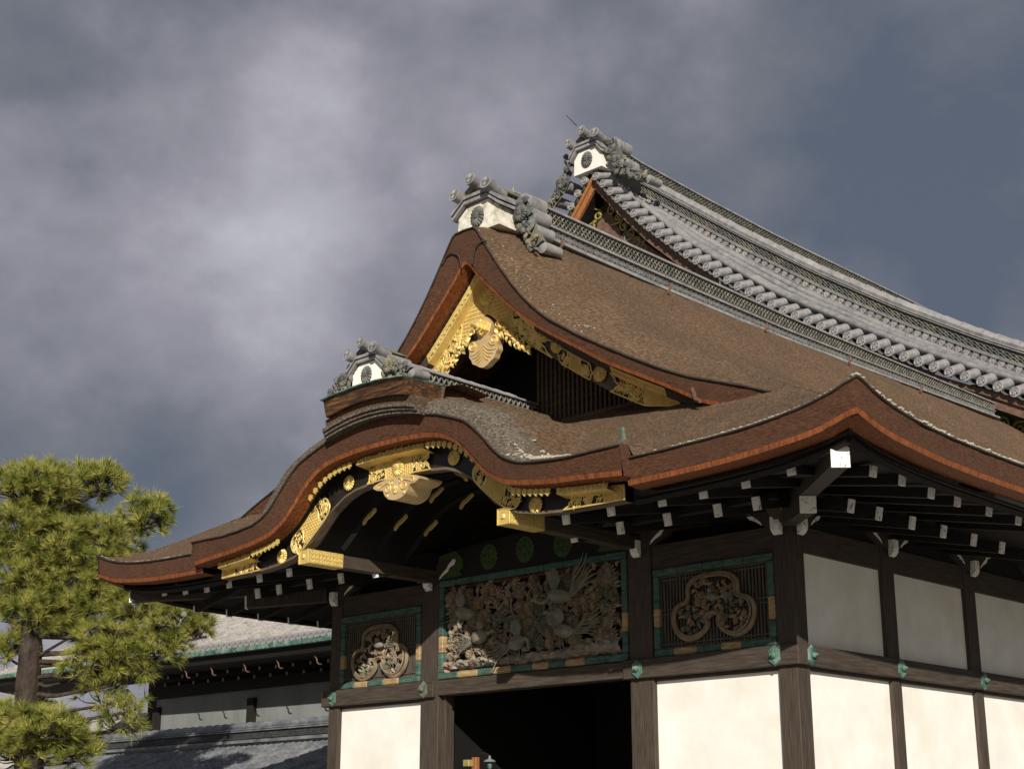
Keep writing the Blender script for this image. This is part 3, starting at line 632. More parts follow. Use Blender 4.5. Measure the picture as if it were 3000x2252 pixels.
for i in range(150):
    x_ = -8.22+4.57*i/149; hgt = .19+.10*fr((x_*1.3, 2, 5))+.10*max(0, (x_+5.5)/1.8); row = []
    for j in range(10):
        q = j/9; row.append((x_, .16-.22*math.sin(q*2.6)-.10*abs(fr((x_*5+q*2.5, q*3, 1)))*1.5, .47+hgt*q+.05*fr((x_*6, q*5, 2))))
    rows.append(row)
rk.grid(rows); sub('painted_rocks', rk, 'rock', carv, smooth=True)
# --- side lattices with trefoil carvings
TRE = [(0, -.13), (.10, -.15), (.15, -.22), (.11, -.30), (.20, -.42), (.38, -.51), (.58, -.52), (.78, -.40), (.86, -.20), (.82, -.02), (.70, .06), (.58, .09), (.53, .18), (.52, .34), (.40, .45), (.20, .50), (0, .505)]
TRE = TRE+[(-a, c) for a, c in TRE[-2:0:-1]]
TREs = catmull([(a, 0, c) for a, c in TRE], 4, closed=True)
def inside(px, pz, poly):
    c = False; n = len(poly)
    for i in range(n):
        x1_, _, z1_ = poly[i]; x2_, _, z2_ = poly[i-1]
        if (z1_ > pz) != (z2_ > pz) and px < (x2_-x1_)*(pz-z1_)/(z2_-z1_)+x1_: c = not c
    return c
def trefoil(cx, cz, sx, sz, seed):
    random.seed(seed); b = MB(); pts = [(cx+a*sx, .0, cz+c*sz) for a, _, c in TREs]; pts.append(pts[0])
    b.tube(pts, .044, seg=8, flat=1.0, cap=False); b.tube([(cx+a*sx*.93, -.045, cz+c*sz*.93) for a, _, c in TREs]+[(cx+TREs[0][0]*sx*.93, -.045, cz+TREs[0][2]*sz*.93)], .02, seg=6, cap=False)
    o_ = P('trefoil_frame', b, 'ring', hall, smooth=True)
    f_ = MB(); l_ = MB(); n = 0
    while n < 150:
        a, c = random.uniform(-.8, .8), random.uniform(-.5, .5)
        if not inside(a*1.12, c*1.12, TREs): continue
        n += 1
        if n % 3: leaf(l_, (cx+a*sx, random.uniform(.0, .04), cz+c*sz), random.uniform(.08, .16), random.uniform(0, 6.28), dep=.035)
        else: petal_flower(f_, (cx+a*sx, random.uniform(-.03, .02), cz+c*sz), random.uniform(.04, .075), 8, 2, dep=.04)
    sub('carved_leaves', l_, 'carve', o_, smooth=True); sub('carved_flowers', f_, 'carve', o_, smooth=True)
    b = MB(); bird(b, (cx+.02, -.02, cz+.12*sz), .42*sx, -1, ((.22, .0), (.3, .04), (.36, .02)), .6, 3.2, False, False, 4); sub('carved_bird', b, 'bird', o_, smooth=True)
frame(-2.90, -.37, .335, 1.855, .15); lattice(-2.78, -.49, .45, 1.74); trefoil(-1.62, 1.12, .98, 1.02, 4)
frame(-11.44, -8.93, .335, 1.855, .15); lattice(-11.32, -9.05, .45, 1.74); trefoil(-10.18, 1.04, .98, 1.02, 9)
# --- beam of medallions above the transom
def arch_poly(x0, x1, z0, fz, n=24): return [(x0, z0), (x1, z0)]+[(x1+(x0-x1)*i/n, fz(x1+(x0-x1)*i/n)) for i in range(n+1)]
b = MB(); b.prism(arch_poly(-8.40, -3.47, 2.285, lambda x_: 2.80+.16*math.sin(math.pi*(x_+8.4)/4.93)), .0, .3); P('rainbow_beam', b, 'wood_d', hall)
dm = MB()
for k in range(16):
    a0, a1 = 2*math.pi*k/16, 2*math.pi*(k+1)/16; am = (a0+a1)/2
    q = [(0, -.03, 0), (.22*math.cos(a0), -.02, .24*math.sin(a0)), (.25*math.cos(am), -.02, .265*math.sin(am)), (.22*math.cos(a1), -.02, .24*math.sin(a1))]
    dm.add(q+[(x_, .0, z_) for x_, _, z_ in q[1:]], [(0, 1, 2), (0, 2, 3), (1, 4, 5, 2), (2, 5, 6, 3)])
for k in range(8): dm.ell((.13*math.cos(k*.785), -.03, .14*math.sin(k*.785)), .05, .02, .05, seg=6, rings=4)
dm.ell((0, -.035, 0), .06, .03, .06, seg=8, rings=4)
md = mat('dark_green_lacquer', [(0.030, 0.055, 0.018), (0.065, 0.10, 0.035)], 8, bump=.4)
dd = P('medallion', dm, md, None, origin=(0, 0, 0)); dd.parent = hall; dd.location = Vector((-6.98, 0, 2.60))-Vector(hall.location)
for x_, z_ in ((-6.0, 2.62), (-5.02, 2.60)): inst(dd, hall, (x_, 0, z_))
for sgn, cx in ((-1, -8.02), (1, -3.86)):
    b = MB(); b.prism([(cx+sgn*.38, 2.30), (cx+sgn*.38, 2.78), (cx-sgn*.1, 2.84), (cx-sgn*.30, 2.66), (cx-sgn*.33, 2.5), (cx-sgn*.22, 2.42), (cx-sgn*.3, 2.33)], -.03, .0)
    for k in range(4): scroll(b, (cx+random.uniform(-.1, .2)*sgn, -.03, 2.45+.09*k), .07, random.random()*6, 1, .01)
    P('medallion_end_plate', b, md, hall)

# ---------------------------------------------------------------- porch arch: ceiling, bargeboard, gilded fittings
YB = -3.27
ux = rng(-5.2, 5.2, .06)
b = MB(); b.grid([[(XC+t, YK+.38, lerp(KB, abs(t))-.01), (XC+t, YB+.1, lerp(KB, abs(t))-.01), (XC+t, .3, lerp(KB, abs(t))-.05)] for t in ux]); P('porch_ceiling', b, 'dark', hall)  # ceiling coloured near-black to keep the vault in shade
b = MB()
rf = []; 
for t in ux: rf.append([(XC+t, YB, lerp(KB, abs(t))+.03), (XC+t, YB-.01, lerp(BB, abs(t))+.05), (XC+t, YB-.03, lerp(BB, abs(t))+.035), (XC+t, YB-.03, lerp(BB, abs(t))), (XC+t, YB+.16, lerp(BB, abs(t))), (XC+t, YB+.16, lerp(KB, abs(t)))])
b.grid(rf); porch_board = P('porch_bargeboard', b, mat('black_lacquer_board', [(0.012, 0.010, 0.009), (0.028, 0.023, 0.019)], 4, (1, 3, 3), .35, bump=.15), hall)
b = MB(); b.grid([[(XC+t, YB-.045, lerp(BB, abs(t))+.045), (XC+t, YB-.055, lerp(BB, abs(t))-.005), (XC+t, YB+.12, lerp(BB, abs(t))-.012)] for t in ux]); P('porch_board_bead', b, 'hafu', hall)
# fretwork: a gilt border, hexagon ground and scrolls over a dark ground, following the board
def plate(path_fn, s0, s1, notch0=0, notch1=0, hexs=None, y=-.0, name='gilt_plate', dens=1.45, th=.012, seed=1, par=hall, mid=None):
    """path_fn(s, q) -> (x, z), s runs along the board, q 0..1 across it; notch: depth of the cusped cut at that end"""
    random.seed(seed); g_ = MB(); r_ = MB(); n = 40
    def endc(q, nn): return nn*(1-abs(2*q-1)**.8)+(.25*nn*math.sin(q*9.4)**2 if nn else 0)
    def pt(s_, q, d=0): x_, z_ = path_fn(s_, q); return (x_, y-d, z_)
    rows = []
    for i in range(n+1):
        row = []
        for j in range(13):
            q = j/12; a = s0+endc(q, notch0); c_ = s1-endc(q, notch1); s_ = a+(c_-a)*i/n; row.append((s_, q))
        rows.append(row)
    r_.grid([[pt(a, q, .012) for a, q in row] for row in rows])
    edge = [rows[i][0] for i in range(n+1)]+rows[n][1:]+[rows[i][12] for i in range(n-1, -1, -1)]+rows[0][-2:0:-1]
    pts = [pt(a, q, .022) for a, q in edge]; pts.append(pts[0]); g_.tube(pts, th*1.35, seg=5, cap=False)
    hx = MB()
    def inr(a, q): lo = s0+endc(q, notch0); hi = s1-endc(q, notch1); return lo+.03 < a < hi-.03
    (x0_, z0_), (x1_, z1_) = path_fn((s0+s1)/2, 0), path_fn((s0+s1)/2, 1); W = math.hypot(x1_-x0_, z1_-z0_)
    xa, za = path_fn(s0, .5); xb, zb = path_fn(s1, .5); Ln = math.hypot(xb-xa, zb-za); k = Ln/abs(s1-s0)
    if hexs:
        h0, h1 = hexs; hr = .034; rows2 = []
        m_ = 24
        for i in range(m_+1): rows2.append([pt(h0+(h1-h0)*i/m_, q, .02) for q in [j/8 for j in range(9)]])
        hx.grid(rows2)
        ny = int(W/(hr*1.75)); nx = int(abs(h1-h0)*k/(hr*1.52))
        for i in range(nx):
            for j in range(ny):
                q = (j+.5+(.5 if i % 2 else 0))/ny; a = h0+(h1-h0)*(i+.5)/nx
                if q > .95: continue
                cx_, cy_, cz_ = pt(a, q, .026); pp = [(cx_+hr*.8*math.cos(t_*math.pi/3), cy_, cz_+hr*.8*math.sin(t_*math.pi/3)) for t_ in range(7)]
                g_.tube(pp, .006, seg=4, cap=False)
        for hh in (h0, h1):
            if s0+.02 < hh < s1-.02: g_.tube([pt(hh+.03*math.sin(q_*.6), q_/10, .024) for q_ in range(11)], th, seg=5)
    cnt = int(Ln*W*150*dens)
    for i in range(cnt):
        q = random.uniform(.12, .88); a = random.uniform(s0+.03, s1-.03)
        if hexs and hexs[0]-.02 < a < hexs[1]+.02: continue
        if not inr(a, q): continue
        scroll(g_, pt(a, q, .024), random.uniform(.035, .06), random.random()*6.28, random.choice((-1, 1)), th*.85, 1.1)
        if i % 3 == 0: leaf(g_, pt(a, q, .024), random.uniform(.05, .09), random.random()*6.28, dep=.012)
    o_ = P(name, g_, 'gold', par, smooth=True); sub('plate_ground', r_, 'recess', o_)
    if hexs: sub('honeycomb_ground', hx, 'gold_flat', o_)
    return o_
def kpath(lo=.0, hi=1.0):
    return lambda s_, q: (XC+s_, lerp(BB, abs(s_))+(lerp(KB, abs(s_))-.10-lerp(BB, abs(s_)))*(lo+(hi-lo)*q)+.02)
yk = YB-.05
plate(kpath(0, .88), -.84, .84, .10, .10, (-.36, .36), yk, 'centre_gilt_plate', seed=2)
for sgn in (-1, 1):
    f_ = kpath(.0, 1.15)
    plate((lambda g_, sg: (lambda s_, q: g_(sg*s_, q)))(f_, sgn), 3.95, 5.2, .22, 0, (4.78, 5.2), yk, 'end_gilt_plate', seed=3+sgn)
    # plates on the steep shoulders: laid out along the curve
    cpts = catmull([(1.95, 0, 3.31), (2.17, 0, 3.13), (2.42, 0, 2.93), (2.70, 0, 2.72), (2.98, 0, 2.56)], 8)
    def sh(s_, q, sg=sgn, cp=cpts):
        i = min(len(cp)-2, max(0, int(s_*(len(cp)-1)))); f = s_*(len(cp)-1)-i; p = Vector(cp[i]).lerp(Vector(cp[i+1]), f); t = (Vector(cp[i+1])-Vector(cp[i])).normalized()
        nx_, nz_ = -t.z, t.x; ww_ = .20*(1-abs(2*s_-1)**6*.7); return (XC+sg*(p.x+nx_*(q-.5)*2*ww_), p.z+nz_*(q-.5)*2*ww_)
    plate(sh, .0, 1.0, 0, 0, (.3, .7), yk, 'shoulder_gilt_plate', seed=8+sgn, dens=1.2)
# slim strip under the bark: chased gilt at crown and ends
def strip(s0, s1, sgn=1):
    b = MB(); b.grid([[(XC+sgn*s_, YK+.34, lerp(KB, abs(s_))-.03), (XC+sgn*s_, YK+.30, lerp(KB, abs(s_))-.13), (XC+sgn*s_, YB-.03, lerp(KB, abs(s_))-.17)] for s_ in rng(s0, s1, .1)])
    for s_ in rng(s0+.05, s1-.05, .1): scroll(b, (XC+sgn*s_, YK+.30, lerp(KB, abs(s_))-.08), .04, random.random()*6, 1, .009)
    P('gilt_strip', b, 'gold', hall, smooth=True)
strip(-.9, .9); strip(4.0, 5.05, 1); strip(4.0, 5.05, -1)
# chrysanthemum bosses
def boss_mesh(r=1.0, n=16):
    b = MB(); rows = []; seg = n*6
    for (rr, hh) in ((0, .30), (.22, .30), (.24, .22), (.30, .20), (.6, .30), (.85, .22), (1.0, .04), (1.0, 0)):
        row = []
        for k in range(seg+1):
            a = 2*math.pi*k/seg; c_ = abs(math.cos(a*n/2)); pr = 1-(.09*(1-c_**.7) if rr > .5 else 0); h_ = hh*(1-(.55*(1-c_**.8)) if rr > .27 else 1); row.append((rr*pr*math.cos(a)*r, -h_*r, rr*pr*math.sin(a)*r))
        rows.append(row)
    b.grid(rows, flip=True); return b
boss = P('chrysanthemum_boss', boss_mesh(), 'gold', None, smooth=True); boss.parent = hall
def place(o_, loc, s_): o_.location = Vector(loc)-Vector(hall.location); o_.scale = (s_, s_, s_)
place(boss, (XC, yk-.03, 3.62), .155)
for u_, z_ in ((1.40, 3.58), (3.32, 2.46)):
    for sgn in (-1, 1): inst(boss, hall, (XC+sgn*u_, yk+.01, z_), .150)
# little leaf studs strung under the bark
st = MB(); st.prism([(0, -.075), (.03, -.04), (.06, -.03), (.045, 0), (.06, .035), (.0, .055), (-.06, .035), (-.045, 0), (-.06, -.03), (-.03, -.04)], -.012, .012)
stud = P('leaf_stud', st, 'gold_flat', None); stud.parent = hall
lst = [(s_*t) for t in rng(1.05, 2.15, .135) for s_ in (-1, 1)]+[(s_*t) for t in rng(3.1, 3.85, .13) for s_ in (-1, 1)]
for i, t in enumerate(lst):
    loc = (XC+t, YK+.27, lerp(KB, abs(t))-.09)
    if i == 0: stud.location = Vector(loc)-Vector(hall.location)
    else: inst(stud, hall, loc)
# pendant under the crown of the porch: a short gilded tie beam end with scrolls
b = MB(); b.prism(catmull([(a, 0, c) for a, c in [(-.62, 3.36), (-.50, 3.28), (-.36, 3.26), (-.30, 3.16), (-.20, 3.08), (.0, 3.04), (.20, 3.08), (.30, 3.16), (.36, 3.26), (.50, 3.28), (.62, 3.36), (.3, 3.44), (-.3, 3.44)]], 3, closed=True) and [(XC+p[0], p[2]) for p in catmull([(a, 0, c) for a, c in [(-.62, 3.36), (-.50, 3.28), (-.36, 3.26), (-.30, 3.16), (-.20, 3.08), (.0, 3.04), (.20, 3.08), (.30, 3.16), (.36, 3.26), (.50, 3.28), (.62, 3.36), (.3, 3.44), (-.3, 3.44)]], 3, closed=True)], YB-.12, YB+.42)
pend = P('porch_pendant', b, 'gold_wood', hall); c = MB()
for sgn in (-1, 1):
    scroll(c, (XC+sgn*.22, YB-.13, 3.27), .11, 1.57-sgn*.6, sgn, .013, 1.4); scroll(c, (XC+sgn*.44, YB-.13, 3.33), .05, 1.57, -sgn, .010, 1.1); scroll(c, (XC+sgn*.12, YB-.13, 3.36), .05, 1.57, -sgn, .015, 1.1)
    c.ell((XC+sgn*.22, YB-.13, 3.14), .03, .02, .03, seg=8, rings=4)
sub('pendant_scrollwork', c, 'gold', pend, smooth=True)
inst(boss, hall, (XC, YB-.13, 3.22), .075)
# side arms with gilt sleeves carrying the porch gable
for sgn in (-1, 1):
    xa = XC+sgn*2.62; b = MB(); b.box(xa-.12, xa+.12, YB+.1, .1, 2.25, 2.49, b=.01); P('porch_side_beam', b, 'wood_y', hall)
    b = MB(); b.box(xa-.135, xa+.135, YB-.07, YB+.78, 2.235, 2.505, b=.012); arm = P('gilt_sleeve', b, 'gold_flat', hall)
    c = MB()
    for k in range(9):
        yy = YB+.02+.085*k; pp = [(xa+.138, yy+.035*math.cos(t_*1.047), 2.37+.035*math.sin(t_*1.047)) for t_ in range(7)]; c.tube(pp, .006, seg=4, cap=False)
        for dz in (-.08, .08): c.tube([(xa+.138, yy+.03*math.cos(t_*1.047), 2.37+dz+.03*math.sin(t_*1.047)) for t_ in range(7)], .006, seg=4, cap=False)
    c.tube([(xa-.13, YB-.075, 2.24), (xa+.13, YB-.075, 2.24), (xa+.13, YB-.075, 2.50), (xa-.13, YB-.075, 2.50), (xa-.13, YB-.075, 2.24)], .012, seg=5); c.ell((xa, YB-.08, 2.37), .05, .03, .05, seg=8, rings=4)
    sub('sleeve_chasing', c, 'gold', arm, smooth=True)
# curved ceiling ribs, their cusped ends shod in gilt
for sgn in (-1, 1):
    for k in range(3):
        y_ = -2.5+.78*k; pts = catmull([(XC+sgn*a, y_, z_) for a, z_ in ((2.5, 2.62), (2.25, 2.80), (1.9, 3.1), (1.45, 3.42), (.8, 3.62), (0.1, 3.70))], 4)
        b = MB(); b.tube(pts, .065, seg=4, up=(0, 1, 0)); rb = P('ceiling_rib', b, 'dark', hall)
        for a, z_ in ((1.75, 3.16), (.75, 3.55)):
            if a > 1.4 and sgn > 0: continue
            c = MB()
            c.tube(catmull([(XC+sgn*(a+.16), y_-.02, z_-.17), (XC+sgn*(a+.07), y_-.02, z_-.06), (XC+sgn*a, y_-.02, z_-.035), (XC+sgn*(a-.12), y_-.02, z_+.03), (XC+sgn*(a-.2), y_-.02, z_+.09)], 3), [.02]+[.05]*11+[.015], seg=6, flat=.5, up=(0, 1, 0))
            sub('gilt_shoe', c, 'gold', rb, smooth=True)

# ---------------------------------------------------------------- main gable: board, fittings, pendant, lattice
YM = -1.1
GB = smooth_tab([(0, 7.06), (.08, 7.04), (.56, 6.64), (1.09, 6.22), (1.75, 5.76), (2.28, 5.38), (3.0, 4.91), (3.87, 4.44), (4.55, 4.30), (5.4, 4.1)], k=1)
ux = rng(-4.6, 4.6, .07)
b = MB(); b.grid([[(XC+t, YM, lerp(RB, abs(t))-.02), (XC+t, YM-.005, lerp(GB, abs(t))+.10), (XC+t, YM-.03, lerp(GB, abs(t))+.095), (XC+t, YM-.03, lerp(GB, abs(t))), (XC+t, YM+.20, lerp(GB, abs(t)))] for t in ux]); P('gable_bargeboard', b, 'hafu', hall)
b = MB(); b.grid([[(XC+t, YM-.30, lerp(RB, abs(t))-.035), (XC+t, YM-.24, lerp(RB, abs(t))-.17), (XC+t, YM-.01, lerp(RB, abs(t))-.20)] for t in rng(-5.2, 5.2, .1)]); P('gable_upper_strip', b, 'wood_v', hall)
for sgn in (-1, 1):
    for a0, a1 in ((.0, 1.45), (3.3, 4.5)):
        b = MB(); b.grid([[(XC+sgn*t, YM-.31, lerp(RB, t)-.045), (XC+sgn*t, YM-.25, lerp(RB, t)-.178), (XC+sgn*t, YM-.03, lerp(RB, t)-.212)] for t in rng(a0, a1, .1)])
        random.seed(60)
        for t in rng(a0+.06, a1-.06, .085): scroll(b, (XC+sgn*t, YM-.285, lerp(RB, t)-.11), .035, random.random()*6, 1, .009)
        P('gilt_strip', b, 'gold', hall, smooth=True)
def gpath(sg, lo=0.0, hi=1.0):
    def f(s_, q):
        a, c_ = lerp(GB, s_), lerp(RB, s_)-.2; return (XC+sg*s_, a+(c_-a)*(lo+(hi-lo)*q))
    return f
ym = YM-.045
for sgn in (-1, 1):
    plate(gpath(sgn), .02, 1.72, 0, .30, (.02, .72), ym, 'apex_gilt_plate', seed=20+sgn)
    plate(gpath(sgn, .03, .92), 1.92, 2.62, -.06, -.06, (2.12, 2.42), ym, 'middle_gilt_plate', seed=30+sgn)
    plate(gpath(sgn), 3.1, 4.62, .2, 0, (3.85, 4.62), ym, 'foot_gilt_plate', seed=40+sgn)
    for u_, z_ in ((1.83, 6.01), (2.86, 5.24)):
        inst(boss, hall, (XC+sgn*u_, ym-.01, z_), .165)
inst(boss, hall, (XC, ym-.03, 7.42), .195)
# pendant (gegyo)
ol = [(0, 6.98), (.20, 6.84), (.19, 6.68), (.14, 6.56), (.20, 6.52), (.34, 6.55), (.42, 6.44), (.38, 6.33), (.39, 6.24), (.33, 6.16), (.29, 6.08), (.19, 6.03), (.11, 5.98), (0, 5.95)]
ol = catmull([(a, 0, c) for a, c in ol+[(-a, c) for a, c in ol[-2:0:-1]]], 3, closed=True)
b = MB(); b.prism([(XC+p[0], p[2]) for p in ol], YM-.16, YM-.02); peg = P('gable_pendant', b, 'gold_wood', hall, label='gilded turnip-shaped pendant hanging from the gable apex'); c = MB()
for sgn in (-1, 1):
    scroll(c, (XC+sgn*.29, YM-.17, 6.44), .11, 1.57+sgn*1.9, sgn, .020, 1.6, tail=.3); 
    for k in range(4): c.tube(catmull([(XC+sgn*.01, YM-.168, 6.40-.07*k), (XC+sgn*(.13-.01*k), YM-.172, 6.29-.068*k), (XC+sgn*(.26-.035*k), YM-.170, 6.25-.06*k), (XC+sgn*(.37-.075*k), YM-.165, 6.26-.075*k)], 3), .0085, seg=5)
sub('pendant_scrollwork', c, 'gold', peg, smooth=True)
c = MB()                                    # hexagonal boss with a peg on the pendant
for k, (r_, y0) in enumerate(((.17, 0), (.13, .06), (.09, .12))): c.tube([(XC, YM-.165-y0, 6.74), (XC, YM-.23-y0, 6.74)], r_, seg=6)
c.tube([(XC, YM-.28, 6.74), (XC, YM-.52, 6.75)], [.05, .045], seg=10)
for k in range(6): c.tube([(XC, YM-.29, 6.74), (XC+.15*math.cos(k*1.047+.5), YM-.24, 6.74+.15*math.sin(k*1.047+.5))], .022, seg=5)
sub('pendant_peg', c, 'gold', peg, smooth=True)
for sgn in (-1, 1):                         # leafy fins (hire) either side of the pendant
    random.seed(50+sgn); c = MB()
    for k in range(16):
        q = k/15; a = .34+.80*q; z_ = lerp(GB, a)-.12-.02*math.sin(k); 
        for m_ in range(3): leaf(c, (XC+sgn*a+random.uniform(-.04, .04), YM-.10-random.uniform(0, .08), z_+random.uniform(-.05, .06)), random.uniform(.10, .17)*(1-.3*q), (-.9 if sgn > 0 else math.pi+.9)+random.uniform(-.7, .7), dep=.05, wf=.7)
        if k % 3 == 0: scroll(c, (XC+sgn*a, YM-.12, z_+.04), .07, random.random()*6, sgn, .022, 1.1); 
    for k in (2, 8): c.ell((XC+sgn*(.34+.05*k), YM-.14, lerp(GB, .34+.05*k)-.08), .07, .05, .07, seg=8, rings=5)
    sub('gilded_foliage', c, 'gold', peg, smooth=True)
# lattice in the gable
b = MB()
for i in range(34):
    x_ = XC+.15+i*.115; zt = lerp(GB, abs(x_-XC))+.25; b.box(x_-.028, x_+.028, .10, .14, 4.6, max(4.8, min(zt, 6.6)))
for z_ in [4.9+.17*k for k in range(9)]: b.box(XC+.1, XC+3.7-(z_-4.9)*1.4, .145, .165, z_-.02, z_+.02)
P('gable_lattice', b, 'lattice_brown', hall)
b = MB(); b.prism([(XC-4.4, 4.3), (XC+4.4, 4.3), (XC+2.2, 5.7), (XC, 7.6), (XC-2.2, 5.7)], .42, .5); P('gable_wall', b, 'dark', hall)
beam('gable_sill', XC+.0, XC+4.0, .02, .25, 4.84, 5.02, 'lattice_brown', .01)

# ---------------------------------------------------------------- tiled ridges
def disc(b, c, r, n=(1, 0, 0), th=.05, seg=12, mi=0, ring=True):
    c = Vector(c); n = Vector(n).normalized(); a = n.orthogonal().normalized(); d = n.cross(a)
    rr = [(r, -th), (r, th*.3), (r*.8, th*.35), (r*.72, th*.0), (r*.4, th*.05), (r*.3, th*.3), (.001, th*.3)] if ring else [(r, -th), (r, th*.3), (.001, th*.3)]
    b.grid([[c+n*h_+(a*math.cos(2*math.pi*k/seg)+d*math.sin(2*math.pi*k/seg))*q for k in range(seg+1)] for q, h_ in rr], mi, flip=True)
def ridge(parent, x, y0, y1, zb, zt, hw, waves=2, lam=.24, disc_r=.075, m=('tile', 'tile_d', 'tile_ring'), faces=(1,), names='ridge'):
    """zb(y), zt(y): base and top heights"""
    ys = rng(y0, y1, .5); H = lambda y, q: zb(y)+(zt(y)-zb(y))*q
    def slab(q0, q1, w_, mi_name, nm, lip=0):
        b = MB(); rows = []
        for y in ys: rows.append([(x-w_, y, H(y, q0)), (x-w_-lip, y, H(y, q1)), (x+w_+lip, y, H(y, q1)), (x+w_, y, H(y, q0)), (x-w_, y, H(y, q0))])
        b.grid(rows, flip=True); n = len(b.v); b.f.append((0, 1, 2, 3)); b.m.append(0); b.f.append((n-2, n-3, n-4, n-5)); b.m.append(0); P(nm, b, mi_name, parent)
    slab(-.02, .07, hw+.14, m[0], 'ridge_base_tile'); slab(.07, .12, hw+.06, m[1], 'ridge_base_tile'); slab(.12, .42, hw-.04, m[1], 'ridge_core'); slab(.42, .46, hw+.03, m[0], 'ridge_course'); slab(.46, .50, hw+.0, m[0], 'ridge_course')
    slab(.50, .86, hw-.06, m[1], 'ridge_core'); slab(.86, .92, hw+.06, m[0], 'ridge_course')
    b = MB(); p = []; rr = []; n = int((y1-y0)/.33)
    for i in range(n):
        ya = y0+i*.33
        for dy, r_ in ((0, hw*.62), (.31, hw*.56)): p.append((x, ya+dy, H(ya+dy, .93))); rr.append(r_)
    b.tube(p, rr, seg=10); P('ridge_cap_tile', b, m[0], parent, smooth=True)
    b = MB(); n = int((y1-y0)/(disc_r*2.25))
    for f_ in faces:
        for i in range(n): yy = y0+.06+(i+.5)*(y1-y0-.1)/n; disc(b, (x+f_*(hw+.0), yy, H(yy, .27)), disc_r, (f_, 0, 0), .04, 10)
    P('ridge_disc_course', b, 'tile_mid', parent, smooth=True)
    b = MB(); hh = (zt(y0)-zb(y0))*.36/max(waves, 1)
    for f_ in faces:
        for k in range(waves):
            for ph in (0, math.pi):
                pts = []; n = int((y1-y0)/lam*8)
                for i in range(n+1):
                    yy = y0+(y1-y0)*i/n; hh = (zt(yy)-zb(yy))*.36/waves; pts.append((x+f_*(hw-.005+.012*math.cos(2*math.pi*yy/lam+ph)), yy, H(yy, .50)+hh*(k+.5)+hh*.40*math.sin(2*math.pi*yy/lam+ph)))
                b.tube(pts, hh*.17 if waves > 1 else hh*.13, seg=5, up=(1, 0, 0))
    P('ridge_wave_course', b, m[2], parent, smooth=True)
